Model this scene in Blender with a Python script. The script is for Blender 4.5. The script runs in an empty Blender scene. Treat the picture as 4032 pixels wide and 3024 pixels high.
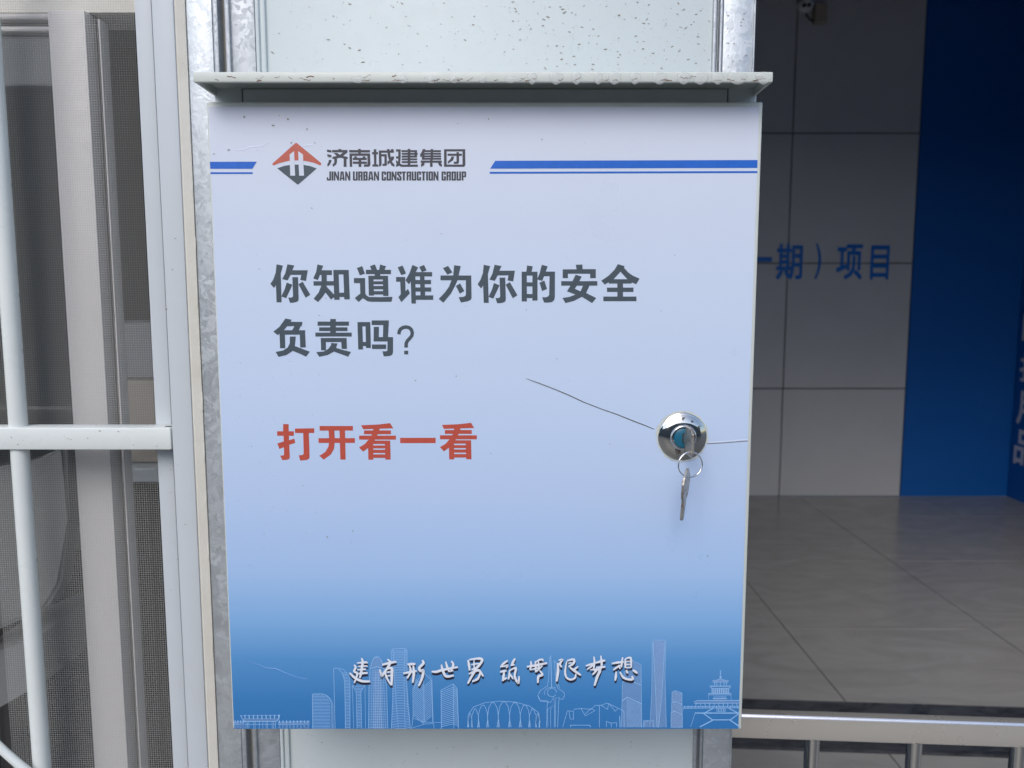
import bpy, bmesh, math, random
from mathutils import Vector, Matrix
C = bpy.context.scene
COL = C.collection
R = math.radians
PI = math.pi
random.seed(7)

# ------------------------------------------------------------------ camera, sky, sun, exposure
FPX, CX, CY = 3080.0, 2016.0, 1512.0          # focal length and centre, in photograph pixels
PITCH = math.atan(FPX / 27800.0)
CAM = Vector((0.0, -0.70, 1.30))
cd = bpy.data.cameras.new('camera'); cam = bpy.data.objects.new('camera', cd); COL.objects.link(cam)
cam.location = CAM; cam.rotation_euler = (PI / 2 - PITCH, 0, 0)
cd.sensor_width = 36; cd.lens = 36 * FPX / 4032; cd.clip_start = 0.01; cd.clip_end = 500
cd.dof.use_dof = True; cd.dof.focus_distance = 0.70; cd.dof.aperture_fstop = 9.0
C.camera = cam

w = bpy.data.worlds.new('World'); C.world = w; w.use_nodes = True
nt = w.node_tree
sky = nt.nodes.new('ShaderNodeTexSky'); sky.sky_type = 'NISHITA'; sky.sun_disc = False
SUN_EL, SUN_AZ = R(40), R(196)
sky.sun_elevation = SUN_EL; sky.sun_rotation = SUN_AZ
sky.air_density = 1.0; sky.dust_density = 1.6; sky.ozone_density = 1.0
nt.links.new(sky.outputs[0], nt.nodes['Background'].inputs[0])
nt.nodes['Background'].inputs[1].default_value = 0.12
sd = bpy.data.lights.new('sun', 'SUN'); sd.energy = 0.9; sd.angle = R(35); sd.color = (1.0, 0.985, 0.965)
so = bpy.data.objects.new('sun', sd); COL.objects.link(so)
sdir = Vector((math.sin(SUN_AZ) * math.cos(SUN_EL), math.cos(SUN_AZ) * math.cos(SUN_EL), math.sin(SUN_EL)))
so.rotation_euler = sdir.to_track_quat('Z', 'Y').to_euler(); so.location = (-2, -6, 8)
C.view_settings.view_transform = 'Standard'; C.view_settings.look = 'None'; C.view_settings.gamma = 1
C.view_settings.exposure = 0.72

def P(px, py, Y=0.0):
    """world point on the vertical plane at depth Y that the photograph shows at (px, py)"""
    u = (px - CX) / FPX; v = (CY - py) / FPX
    c, s = math.cos(PITCH), math.sin(PITCH)
    d = Vector((u, c + v * s, v * c - s))
    return CAM + d * ((Y - CAM.y) / d.y)
def X(px, py, Y): return P(px, py, Y).x
def Z(py, Y): return P(CX, py, Y).z

# ------------------------------------------------------------------ mesh helpers
def box(bm, x0, x1, y0, y1, z0, z1, bev=0.0, seg=2):
    if x1 < x0: x0, x1 = x1, x0
    if z1 < z0: z0, z1 = z1, z0
    vs = [bm.verts.new((x, y, z)) for x in (x0, x1) for y in (y0, y1) for z in (z0, z1)]
    fs = [(0, 1, 3, 2), (4, 6, 7, 5), (0, 4, 5, 1), (2, 3, 7, 6), (0, 2, 6, 4), (1, 5, 7, 3)]
    faces = [bm.faces.new([vs[i] for i in f]) for f in fs]
    if bev:
        es = list({e for f in faces for e in f.edges})
        bmesh.ops.bevel(bm, geom=es, offset=bev, segments=seg, affect='EDGES', profile=0.5)
def BOX(*a, **k):
    bm = bmesh.new(); box(bm, *a, **k); return bm
def tube(bm, pts, r, n=12, closed=False, caps=True):
    pts = [Vector(p) for p in pts]; rings = []; m = len(pts); ref = None
    for i, p in enumerate(pts):
        if closed: t = pts[(i + 1) % m] - pts[i - 1]
        else: t = pts[min(i + 1, m - 1)] - pts[max(i - 1, 0)]
        t.normalize()
        if ref is None: ref = Vector((0, 1, 0)) if abs(t.y) < .9 else Vector((1, 0, 0))
        a = t.cross(ref).normalized(); b = t.cross(a).normalized(); ref = a.cross(t).normalized()
        rr = r[i] if isinstance(r, (list, tuple)) else r
        rings.append([bm.verts.new(p + a * rr * math.cos(2 * PI * k / n) + b * rr * math.sin(2 * PI * k / n)) for k in range(n)])
    L = m if closed else m - 1
    for i in range(L):
        A, B = rings[i], rings[(i + 1) % m]
        for k in range(n): bm.faces.new((A[k], A[(k + 1) % n], B[(k + 1) % n], B[k]))
    if caps and not closed:
        bm.faces.new(rings[0][::-1]); bm.faces.new(rings[-1])
def lathe(bm, prof, c, n=48):
    """profile of (radius, y) turned round the Y axis through c"""
    rings = []
    for r, y in prof:
        if r < 1e-6: rings.append([bm.verts.new((c[0], c[1] + y, c[2]))])
        else: rings.append([bm.verts.new((c[0] + r * math.cos(2 * PI * k / n), c[1] + y, c[2] + r * math.sin(2 * PI * k / n))) for k in range(n)])
    for A, B in zip(rings, rings[1:]):
        for k in range(n):
            q = [A[k % len(A)], A[(k + 1) % n % len(A)], B[(k + 1) % n % len(B)], B[k % len(B)]]
            u = []
            for v in q:
                if v not in u: u.append(v)
            if len(u) > 2: bm.faces.new(u)
def ball(bm, c, r, sx=1, sy=1, sz=1, seg=16):
    m = Matrix.Translation(c) @ Matrix.Diagonal((sx * r, sy * r, sz * r, 1))
    bmesh.ops.create_uvsphere(bm, u_segments=seg, v_segments=seg // 2, radius=1, matrix=m)
def plate(bm, pts, depth):
    """polygon pts (3D, coplanar) given thickness along vector depth"""
    depth = Vector(depth)
    a = [bm.verts.new(p) for p in pts]; b = [bm.verts.new(Vector(p) + depth) for p in pts]
    bm.faces.new(a); bm.faces.new(b[::-1]); n = len(a)
    for i in range(n): bm.faces.new((a[i], b[i], b[(i + 1) % n], a[(i + 1) % n]))
def fixn(bm): bmesh.ops.recalc_face_normals(bm, faces=bm.faces[:])

def base_of(p):
    v = Vector((0, 0, 0))
    while p is not None: v += p.location; p = p.parent
    return v
def obj(name, bm, m, parent=None, smooth=False, rec=True, kind=None, label=None, ang=None):
    if rec: fixn(bm)
    b = base_of(parent)
    if b.length > 0:
        for v in bm.verts: v.co -= b
    me = bpy.data.meshes.new(name); bm.to_mesh(me); bm.free()
    me.materials.append(m)
    if smooth or ang:
        me.polygons.foreach_set('use_smooth', [True] * len(me.polygons))
        if ang: me.set_sharp_from_angle(angle=R(ang))
    o = bpy.data.objects.new(name, me); COL.objects.link(o)
    if parent is not None: o.parent = parent
    if kind: o['kind'] = kind
    if label: o['label'] = label
    return o
def thing(name, label, cat, loc=(0, 0, 0), group=None):
    o = bpy.data.objects.new(name, None); COL.objects.link(o); o.location = loc
    o.empty_display_size = .1
    o['label'] = label; o['category'] = cat
    if group: o['group'] = group
    return o
def tag(o, label, cat, group=None):
    o['label'] = label; o['category'] = cat
    if group: o['group'] = group
    return o

# ------------------------------------------------------------------ materials
def lin(c):
    return tuple((x / 12.92 if x <= .04045 else ((x + .055) / 1.055) ** 2.4) for x in [v / 255 for v in c]) + (1,)
class NB:
    def __init__(s, name, col=(.5, .5, .5), rough=.5, metal=0., spec=.5, **k):
        s.m = bpy.data.materials.new(name); s.m.use_nodes = True; s.t = s.m.node_tree
        s.b = s.t.nodes['Principled BSDF']
        s.b.inputs['Base Color'].default_value = tuple(col)[:3] + (1,)
        s.b.inputs['Roughness'].default_value = rough; s.b.inputs['Metallic'].default_value = metal
        s.b.inputs['Specular IOR Level'].default_value = spec
        for a, v in k.items(): s.b.inputs[a].default_value = v
        s.tc = s.t.nodes.new('ShaderNodeTexCoord')
    def n(s, typ, **k):
        x = s.t.nodes.new(typ)
        for a, v in k.items():
            if a in x.inputs: x.inputs[a].default_value = v
            else: setattr(x, a, v)
        return x
    def l(s, a, b): s.t.links.new(a, b)
    def map(s, sc=(1, 1, 1), src='Object'):
        m = s.n('ShaderNodeMapping'); m.inputs['Scale'].default_value = sc; s.l(s.tc.outputs[src], m.inputs[0]); return m.outputs[0]
    def noise(s, scale, detail=4, rough=.5, sc=(1, 1, 1), src='Object', dist=0):
        x = s.n('ShaderNodeTexNoise'); x.inputs['Scale'].default_value = scale; x.inputs['Detail'].default_value = detail
        x.inputs['Roughness'].default_value = rough; x.inputs['Distortion'].default_value = dist
        s.l(s.map(sc, src), x.inputs['Vector']); return x.outputs[0]
    def ramp(s, fac, stops, interp='LINEAR'):
        r = s.n('ShaderNodeValToRGB'); cr = r.color_ramp; cr.interpolation = interp
        while len(cr.elements) < len(stops): cr.elements.new(.5)
        for e, (p, c) in zip(cr.elements, stops):
            e.position = p; e.color = tuple(c)[:3] + (1,) if not isinstance(c, (int, float)) else (c, c, c, 1)
        s.l(fac, r.inputs[0]); return r.outputs[0]
    def mix(s, fac, a, b, mode='MIX'):
        x = s.n('ShaderNodeMix'); x.data_type = 'RGBA'; x.blend_type = mode
        for sock, v in ((x.inputs[0], fac), (x.inputs[6], a), (x.inputs[7], b)):
            if isinstance(v, (int, float)): sock.default_value = v
            elif isinstance(v, tuple): sock.default_value = v[:3] + (1,)
            else: s.l(v, sock)
        return x.outputs[2]
    def bump(s, h, strength=.3, dist=.001):
        b = s.n('ShaderNodeBump'); b.inputs['Strength'].default_value = strength; b.inputs['Distance'].default_value = dist
        s.l(h, b.inputs['Height']); s.l(b.outputs[0], s.b.inputs['Normal'])
    def col(s, o): s.l(o, s.b.inputs['Base Color'])
    def rgh(s, o): s.l(o, s.b.inputs['Roughness'])

def paint(name, c, rough=.4, dirt=.12, dirtc=(.35, .31, .25), bumpk=.08, scale=30):
    m = NB(name, c, rough)
    d = m.ramp(m.noise(scale, 6, .65), [(.45, 0.0), (.8, 1.0)])
    s = m.n('ShaderNodeMath', operation='MULTIPLY'); s.inputs[1].default_value = dirt; m.l(d, s.inputs[0])
    m.col(m.mix(s.outputs[0], c, dirtc))
    m.rgh(m.ramp(m.noise(60, 3), [(.3, rough * .8), (.7, min(1, rough * 1.25))]))
    m.bump(m.noise(260, 3), bumpk, .0006)
    return m.m

M = {}
M['cab_paint'] = paint('cabinet_paint', (.62, .65, .60), .38, .10)
M['cab_grey'] = paint('cabinet_body_paint', (.64, .68, .68), .42, .08)
M['frame_white'] = paint('window_frame_white', (.57, .61, .64), .35, .06)
M['guard_white'] = paint('guard_bar_white', (.74, .78, .76), .32, .08)
M['sash_white'] = paint('sash_white', (.60, .58, .57), .4, .06)
M['cream'] = paint('cream_sealant', (.66, .64, .58), .75, .3, (.46, .40, .30), .5, 22)
M['panel_white'] = paint('panel_white', (.60, .66, .67), .33, .06)
M['beige_strip'] = paint('beige_filler', (.52, .47, .38), .7, .2)
M['dark_gap'] = NB('dark_seam', (.03, .03, .03), .8).m  # near-black for seams, and painted shade inside the slot and keyhole
M['speck'] = paint('dirt_speck', (.27, .24, .20), .9, .4, (.30, .18, .10), .2, 200)

def galv(name, base, rough, embossed=0.0, metal=.85):
    m = NB(name, base, rough, metal)
    v = m.n('ShaderNodeTexVoronoi'); v.inputs['Scale'].default_value = 38; v.inputs['Randomness'].default_value = 1
    n0 = m.noise(30, 4, .6)
    mp = m.n('ShaderNodeMix'); mp.data_type = 'VECTOR'; mp.inputs[0].default_value = .25
    m.l(m.map((1, 1, .45)), mp.inputs[4])
    nz = m.n('ShaderNodeTexNoise'); nz.inputs['Scale'].default_value = 40; m.l(m.tc.outputs['Object'], nz.inputs['Vector'])
    m.l(nz.outputs[1], mp.inputs[5]); m.l(mp.outputs[1], v.inputs['Vector'])
    sp = m.n('ShaderNodeSeparateColor'); m.l(v.outputs['Color'], sp.inputs[0])
    a = m.mix(sp.outputs[0], tuple(x * .86 for x in base), tuple(min(1, x * 1.12) for x in base))
    b = m.mix(m.ramp(n0, [(.35, 0.), (.7, 1.)]), a, tuple(x * .84 for x in base))
    m.col(m.mix(.55, a, b))
    m.rgh(m.ramp(sp.outputs[1], [(0., rough * .8), (1., rough * 1.4)]))
    e = m.noise(130, 5, .6, (1, 1, .55), dist=1.2)
    m.bump(e, .10 + embossed * .5, .0009 if embossed else .0004)
    return m.m
M['galv'] = galv('galvanised_steel', (.50, .53, .56), .5, metal=.7)
M['galv_wet'] = galv('galvanised_steel_wet', (.64, .68, .71), .42, .6, .7)
st = NB('stainless_steel', (.70, .665, .60), .28, .65)
st.rgh(st.ramp(st.noise(14, 4), [(.2, .24), (.8, .32)])); pass
M['steel'] = st.m
M['tube_steel'] = NB('polished_tube_steel', (.74, .72, .68), .16, 1.0).m
M['bright_steel'] = NB('bright_steel_edge', (.85, .85, .84), .12, 1.0).m

# poster print: white down to blue, semi-gloss film over a steel door
def zramp(name, stops, rough=.3):
    m = NB(name, (.8, .8, .8), rough, spec=.45)
    sp = m.n('ShaderNodeSeparateXYZ'); m.l(m.tc.outputs['Generated'], sp.inputs[0])
    c = m.ramp(sp.outputs[2], stops, 'EASE' if False else 'LINEAR')
    c2 = m.mix(m.ramp(m.noise(6, 5, .6), [(.5, 0.), (.9, .05)]), c, (.45, .45, .45))
    m.col(c2)
    m.rgh(m.ramp(m.noise(9, 4), [(.3, rough * .85), (.7, rough * 1.3)]))
    h = m.n('ShaderNodeMath', operation='MULTIPLY_ADD'); h.inputs[1].default_value = .14
    m.l(m.noise(420, 2), h.inputs[0]); m.l(m.noise(14, 4, .55, dist=.8), h.inputs[2])
    m.bump(h.outputs[0], .22, .0016)
    return m.m
M['poster'] = zramp('poster_print', [(0, (.032, .175, .445)), (.05, (.042, .205, .485)), (.12, (.095, .29, .59)),
    (.19, (.23, .44, .74)), (.27, (.38, .55, .82)), (.40, (.495, .62, .845)), (.55, (.565, .675, .86)), (.75, (.625, .71, .86)),
    (.90, (.66, .72, .84)), (1, (.68, .715, .83))])
def ink(name, c, rough=.35, **k):
    m = NB(name, c, rough, **k)
    m.col(m.mix(m.ramp(m.noise(180, 3), [(.35, 0.), (.75, .25)]), c, tuple(min(1, x * 1.35 + .015) for x in c)))
    m.bump(m.noise(420, 2), .1, .0004)
    return m.m
M['ink_grey'] = ink('ink_dark_grey', (.068, .092, .112))
M['ink_logo'] = ink('ink_charcoal', (.060, .060, .075))
M['ink_red'] = ink('ink_brick_red', (.50, .085, .055))
M['ink_logored'] = ink('ink_logo_red', (.52, .125, .085))
M['ink_blue'] = ink('ink_royal_blue', (.015, .13, .56))
M['ink_white'] = ink('ink_white', (.74, .78, .86))
M['ink_shadow'] = ink('ink_black_shadow', (.018, .014, .03))
M['ink_line'] = ink('ink_pale_blue_line', (.22, .42, .74))
M['ink_line2'] = ink('ink_paler_blue_line', (.30, .53, .86))
fm = NB('ink_pale_blue_tint', (.38, .58, .88), .35); fm.b.inputs['Alpha'].default_value = .32; M['ink_tint'] = fm.m
fm = NB('ink_pale_blue_tint_strong', (.45, .58, .84), .35); fm.b.inputs['Alpha'].default_value = .55; M['ink_tint2'] = fm.m
M['backing'] = NB('logo_white', (.66, .70, .81), .4).m
M['crack'] = NB('cut_dark', (.10, .09, .08), .8).m
M['ridge'] = NB('film_ridge', (.62, .68, .82), .3).m
M['ridge_blue'] = NB('film_ridge_blue', (.12, .30, .62), .25).m
gl = NB('window_glass', (1, 1, 1), .01); gl.b.inputs['Transmission Weight'].default_value = 1; gl.b.inputs['IOR'].default_value = 1.5
M['glass'] = gl.m
wa = NB('water', (.86, .88, .87), .03); wa.b.inputs['Alpha'].default_value = .2
M['water'] = wa.m
M['mesh'] = NB('screen_wire', (.50, .50, .47), .6).m
M['rust'] = paint('rust', (.16, .07, .035), .9, .5, (.05, .03, .02))
M['chrome'] = NB('chrome', (.66, .65, .62), .06, 1.0).m
cp = NB('nickel_key', (.50, .47, .42), .38, .85)
cp.col(cp.mix(cp.ramp(cp.noise(160, 4, .6), [(.52, 0.), (.62, 1.)]), (.50, .47, .42), (.26, .14, .07)))
cp.bump(cp.noise(900, 2), .3, .0003)
M['nickel'] = cp.m
M['core_blue'] = NB('blue_plastic', (.012, .125, .21), .3).m

def tilem(name, c, c2, rough, sc=3):
    m = NB(name, c, rough)
    f = m.ramp(m.noise(sc, 8, .62, (1, 2.2, 1), dist=1.5), [(.38, 0.), (.72, 1.)])
    m.col(m.mix(f, c, c2))
    m.rgh(m.ramp(m.noise(2.5, 5), [(.2, rough * .9), (.8, rough * 1.15)]))
    return m.m
M['wall_tile'] = tilem('wall_tile', (.58, .59, .60), (.54, .55, .56), .35, 1.5)
M['wall_blue'] = NB('wall_blue', (.003, .115, .44), .45).m
M['floor_tile'] = tilem('floor_tile', (.34, .335, .32), (.27, .265, .252), .20)
M['grout'] = NB('grout', (.10, .10, .10), .9).m
M['granite'] = tilem('black_granite', (.030, .032, .038), (.085, .09, .10), .25, 7)
M['concrete'] = tilem('concrete', (.15, .145, .135), (.10, .098, .092), .5, 2)
M['ceiling'] = NB('ceiling_paint', (.42, .42, .42), .8).m
M['trim_dark'] = NB('ceiling_trim', (.06, .02, .02), .6).m
M['text_blue'] = NB('letter_blue', (.010, .17, .62), .4).m
M['text_white'] = NB('letter_white', (.70, .70, .78), .5).m
M['room_wall'] = NB('office_wall', (.34, .34, .33), .7).m
M['black_plastic'] = NB('black_plastic', (.015, .015, .015), .35).m
M['camera_white'] = NB('camera_white', (.8, .8, .78), .4).m
M['box_cream'] = NB('junction_box_cream', (.42, .36, .27), .55).m

# ------------------------------------------------------------------ the setting: ground, floor, room
def struct(name, bm, m, **k):
    o = obj(name, bm, m, **k); o['kind'] = 'structure'; return o
struct('ground', BOX(-60, 60, -90, 60, -.35, -.16), M['concrete'])
struct('unseen_reflection_wall', BOX(-16, 16, -10.4, -10, -.2, 4.2), NB('reflection_wall_grey', (.16, .17, .18), .8).m)  # unseen wall added behind the camera to darken reflections in glass and lock
YB = 4.33; XS = 3.253; ZC = 3.13
porch = struct('porch_slab', BOX(-2.6, 4.2, -.25, .28, -.15, -.002), M['floor_tile'])
floor = struct('floor', BOX(-2.5, XS, .28, YB, -.15, -.006), M['grout'])
g = .0022
xs = [-.52, .28, 1.08, 1.88, 2.68, XS]
ys = [.28, .66, 1.46]
th = R(1.9)
def ftile(x0, x1, y0, y1, y0r=None, y1r=None):
    bm = bmesh.new(); h = random.uniform(-.0004, .0004)
    y0r = y0 if y0r is None else y0r; y1r = y1 if y1r is None else y1r
    a = [(x0 + g, y0 + g, h), (x1 - g, y0r + g, h), (x1 - g, y1r - g, h), (x0 + g, y1 - g, h)]
    plate(bm, [Vector(p) for p in a], (0, 0, -.006)); obj('floor_tile', bm, M['floor_tile'], floor)
# the dark granite threshold runs at a slight angle across the floor
def yt(x, o): return 1.70 + o - (x - .95) * .062
for x0, x1 in zip(xs, xs[1:]):
    ftile(x0, x1, .28, .70)
    ftile(x0, x1, .70, yt(x0, -.28), .70, yt(x1, -.28))
    ftile(x0, x1, yt(x0, 0.0), 2.26, yt(x1, 0.0), 2.26)
    ftile(x0, x1, 2.26, 3.06); ftile(x0, x1, 3.06, 3.86); ftile(x0, x1, 3.86, YB)
bm = bmesh.new()
plate(bm, [Vector((-.52, yt(-.52, -.278), .006)), Vector((XS, yt(XS, -.278), .006)), Vector((XS, yt(XS, -.002), .006)), Vector((-.52, yt(-.52, -.002), .006))], (0, 0, -.0105))
obj('threshold_strip', bm, M['granite'], floor, label='dark granite threshold strip')

bw = struct('back_wall', BOX(-.6, XS + .1, YB + .012, YB + .15, 0, ZC + .1), M['grout'])
zz = [0, .713, 1.516, 2.320, ZC]
wx = [-.6, .15, .95, 1.755, 2.55]
for i in range(4):
    for z0, z1 in zip(zz, zz[1:]):
        obj('wall_tile', BOX(wx[i] + .004, wx[i + 1] - .004, YB + random.uniform(0, .001), YB + .013, z0 + .004, z1 - .004, bev=.001, seg=1), M['wall_tile'], bw)
obj('blue_panel', BOX(2.552, XS - .004, YB - .004, YB + .013, .002, ZC - .01), M['wall_blue'], bw, label='plain blue painted panel')
obj('ceiling_trim', BOX(-.6, XS - .02, YB - .03, YB + .011, ZC - .004, ZC + .03), M['trim_dark'], bw)
sw = struct('side_wall', BOX(XS, XS + .15, .28, YB + .011, 0, ZC + .1), M['wall_blue'])
struct('partition_wall', BOX(-.42, -.30, .30, YB + .01, 0, ZC), M['wall_tile'])
struct('ceiling', BOX(-.6, XS + .1, .20, YB + .1, ZC + .031, ZC + .15), M['ceiling'])

struct('light_block_header', BOX(-.6, XS + .1, .20, .34, 2.86, ZC + .03), M['panel_white'])  # added above the view to hold daylight back from the room
struct('light_block_jamb', BOX(2.7, XS + .1, .20, .34, -.1, 2.859), M['panel_white'])  # added right of the view, narrows the opening to darken the interior

# ------------------------------------------------------------------ lettering
def text_tris(s, sp=1.0):
    c = bpy.data.curves.new('lettering', 'FONT'); c.body = s; c.size = 1; c.space_character = sp; c.resolution_u = 3
    o = bpy.data.objects.new('lettering', c); COL.objects.link(o)
    bpy.context.view_layer.update()
    me = bpy.data.meshes.new_from_object(o)
    vs = [(v.co.x, v.co.y) for v in me.vertices]; fs = [tuple(p.vertices) for p in me.polygons]
    bpy.data.objects.remove(o); bpy.data.curves.remove(c); bpy.data.meshes.remove(me)
    return vs, fs
def letters(bm, s, bbox, y, bold=(.02, .018), axis='xz', step=1e-5, sp=1.0):
    """flat lettering stamped a few times to reach the weight of the print; bbox = (x0, x1, z0, z1)"""
    vs, fs = text_tris(s, sp)
    ax, bx = min(v[0] for v in vs) - bold[0], max(v[0] for v in vs) + bold[0]
    az, bz = min(v[1] for v in vs) - bold[1], max(v[1] for v in vs) + bold[1]
    x0, x1, z0, z1 = bbox; sx = (x1 - x0) / (bx - ax); sz = (z1 - z0) / (bz - az)
    offs = [(i, j) for i in (-1, 0, 1) for j in (-1, 0, 1) if (i, j) != (0, 0)] if bold[0] > 0 else [(0, 0)]
    for k, (i, j) in enumerate(offs):
        nv = []
        for (a, b) in vs:
            p = x0 + (a + i * bold[0] - ax) * sx; q = z0 + (b + j * bold[1] - az) * sz
            nv.append(bm.verts.new((p, y - k * step, q) if axis == 'xz' else (y - k * step, p, q)))
        for f in fs:
            try: bm.faces.new([nv[t] for t in f])
            except ValueError: pass
def bb(px0, px1, py0, py1, Y):
    pm = (py0 + py1) / 2
    return (X(px0, pm, Y), X(px1, pm, Y), Z(py1, Y), Z(py0, Y))
yw = YB - .0045
for s, q in (('一', (2938, 3040, 1012, 1031)), ('期', (3057, 3160, 960, 1101)), (')', (3210, 3233, 958, 1098)), ('项', (3294, 3396, 962, 1101)), ('目', (3428, 3501, 966, 1101))):
    bm = bmesh.new(); letters(bm, s, bb(*q, yw), yw, (.018, .018) if s != ')' else (.01, .01), step=1e-4)
    obj('letter', bm, M['text_blue'], bw, rec=False)
for s, y0, y1 in (('防', 1232, 1345), ('护', 1392, 1510), ('用', 1545, 1680), ('品', 1700, 1840)):
    bm = bmesh.new(); z1, z0 = Z(y0, 4.15), Z(y1, 4.15)
    letters(bm, s, (4.285, 4.065, z0, z1), XS - .004, (.02, .02), axis='yz', step=1e-4)
    obj('letter', bm, M['text_white'], sw, rec=False)

# ------------------------------------------------------------------ security camera on the back wall
yc = YB - .07
c0 = P(3174, 20, yc)
t = thing('security_camera', 'small white twin-eyed security camera on the dark tiled wall, beside a cream box', 'security camera', (c0.x, YB, c0.z))
bm = bmesh.new(); ball(bm, c0, .043, seg=24); obj('body', bm, M['camera_white'], t, smooth=True)
for q in (3168, 3185):
    p = P(q, 20, yc - .038); bm = bmesh.new(); lathe(bm, [(0, -.008), (.009, -.008), (.0115, -.005), (.0115, .012), (0, .012)], p, 20)
    obj('lens', bm, M['black_plastic'], t, smooth=True)
bm = bmesh.new(); tube(bm, [c0 + Vector((0, .02, .01)), c0 + Vector((0, .05, .02)), c0 + Vector((0, .069, .02))], [.02, .02, .032], 16)
obj('mount', bm, M['camera_white'], t, ang=40)
bm = bmesh.new(); tube(bm, [P(3170, 36, YB - .03), P(3176, 60, YB - .03), P(3190, 78, YB - .02), P(3210, 86, YB - .02)], .005, 8)
obj('cable', bm, M['black_plastic'], t, smooth=True)
x0, x1 = X(3210, 50, YB - .05), X(3259, 50, YB - .05)
bm = BOX(x0, x1, YB - .055, YB - .001, Z(88, YB - .05), Z(13, YB - .05), bev=.006)
jb = tag(obj('junction_box', bm, M['box_cream'], None), 'cream plastic junction box on the dark wall right of the security camera', 'junction box')

# ------------------------------------------------------------------ exterior wall: posts, panel
YW = .14
ZT, ZBOT = 3.3, -.1
def strip(px0, px1, py, y0, y1, name, m, parent, bev=.0008, **k):
    return obj(name, BOX(X(px0, py, y0), X(px1, py, y0), y0, y1, ZBOT, ZT, bev=bev), m, parent, ang=40, **k)
pl = thing('steel_post', 'galvanised steel wall post between the window and the white panel, with a beige groove', 'post', (X(860, 100, YW), YW, 0), 'posts of the steel wall')
strip(735, 836, 100, YW, YW + .05, 'flange', M['galv_wet'], pl)
strip(836.5, 858, 100, YW - .004, YW + .05, 'lip', M['galv'], pl, bev=.0018)
strip(852, 892, 100, YW + .012, YW + .05, 'groove_filler', M['beige_strip'], pl, label='beige filler strip in the groove')
strip(884, 903, 100, YW - .003, YW + .05, 'lip', M['galv'], pl, bev=.0015)
strip(903.5, 1003, 100, YW + .001, YW + .05, 'flange', M['galv'], pl)
strip(1003.5, 1019, 100, YW - .004, YW + .05, 'edge_trim', M['panel_white'], pl, bev=.0018)
strip(1020, 1044, 100, YW - .001, YW + .05, 'edge_trim', M['panel_white'], pl, bev=.0018)
wp = thing('wall_panel', 'flat white metal wall panel with brown dirt flecks behind the cabinet', 'wall panel', (0, YW, 0))
strip(1047, 2806, 100, YW + .003, YW + .05, 'sheet', M['panel_white'], wp)
pr = thing('steel_post', 'white-painted steel end post at the edge of the dark doorway', 'post', (X(2900, 100, YW), YW, 0), 'posts of the steel wall')
strip(2808.5, 2824, 100, YW - .002, YW + .05, 'edge_trim', M['galv'], pr, bev=.0015)
strip(2824.5, 2834, 100, YW + .004, YW + .05, 'edge_trim', M['galv'], pr)
strip(2834.5, 2848, 100, YW - .003, YW + .05, 'edge_trim', M['galv'], pr, bev=.002)
strip(2848.5, 2968, 100, YW, YW + .06, 'flange', M['galv_wet'], pr)
strip(2968.3, 2976, 100, YW - .003, YW + .06, 'lip', M['galv'], pr, bev=.0012)
strip(1044.3, 1046.8, 100, YW + .012, YW + .05, 'seam', M['dark_gap'], wp, bev=0)
strip(2806.2, 2808.3, 100, YW + .012, YW + .05, 'seam', M['dark_gap'], wp, bev=0)

def specks(name, parent, y, regions, m, seed, nrm=-1):
    rnd = random.Random(seed); bm = bmesh.new()
    for (px0, px1, py0, py1, n, smin, smax, asp) in regions:
        for _ in range(n):
            p = P(rnd.uniform(px0, px1), rnd.uniform(py0, py1), y)
            s = smin + (smax - smin) * rnd.random() ** 3
            a = rnd.gauss(0, .35) if asp > 1.2 else rnd.uniform(0, PI)
            e = asp * rnd.uniform(.6, 1.3); k = 7; vs = []
            for i in range(k):
                q = 2 * PI * i / k; rr = s * rnd.uniform(.55, 1.1)
                u, v = rr * e * math.cos(q), rr * math.sin(q) * .7
                vs.append(bm.verts.new((p.x + u * math.cos(a) - v * math.sin(a), y - .0001, p.z + u * math.sin(a) + v * math.cos(a))))
            bm.faces.new(vs)
    o = obj(name, bm, m, parent, rec=False, kind='stuff'); return o
specks('dirt_flecks', wp, YW + .0028, [(1060, 2795, 5, 275, 280, .0002, .0010, 2.0), (2000, 2795, 5, 275, 170, .0002, .0011, 2.2), (1150, 2700, 2885, 3020, 30, .0003, .001, 1.6)], M['speck'], 3)
specks('dirt_flecks', pr, YW - .0002, [(2855, 2960, 5, 270, 40, .0002, .0008, 2.0)], M['speck'], 4)

# ------------------------------------------------------------------ window on the left
YF = .136
wn = thing('window', 'white framed sliding window with a grey insect screen, left of the cabinet', 'window', (X(300, 1500, .16), .16, 0))
def wstrip(px0, px1, py, y0, y1, name, m, par=wn, bev=.001, z0=ZBOT, z1=ZT, **k):
    return obj(name, BOX(X(px0, py, y0), X(px1, py, y0), y0, y1, z0, z1, bev=bev), m, par, ang=40, **k)
zhead = Z(-20, .165)
wstrip(598, 686, 100, YF, .16, 'frame', M['frame_white'], bev=.002)
wstrip(531, 600, 100, YF + .0265, .20, 'inner_frame', M['frame_white'], bev=.002)
fx = X(686, 100, YF)
px_s = X(733, 100, YW)
bm = bmesh.new(); plate(bm, [Vector((fx + .0002, YF + .0015, ZBOT)), Vector((fx + .0022, YF + .0010, ZBOT)), Vector((px_s, YW - .0012, ZBOT)), Vector((px_s, YW + .03, ZBOT)), Vector((fx + .0002, YW + .03, ZBOT))], (0, 0, ZT - ZBOT))
obj('sealant', bm, M['cream'], wn)
bmz = bmesh.new()
for i in range(60):                                         # ragged bead of dried foam along the sealant
    pz = -.1 + i * .056; bx = px_s - .0004
    ball(bmz, (bx + random.uniform(-.0006, .0006), YW - .001, pz), random.uniform(.0006, .0011), 1, 1, 12, seg=8)
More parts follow.
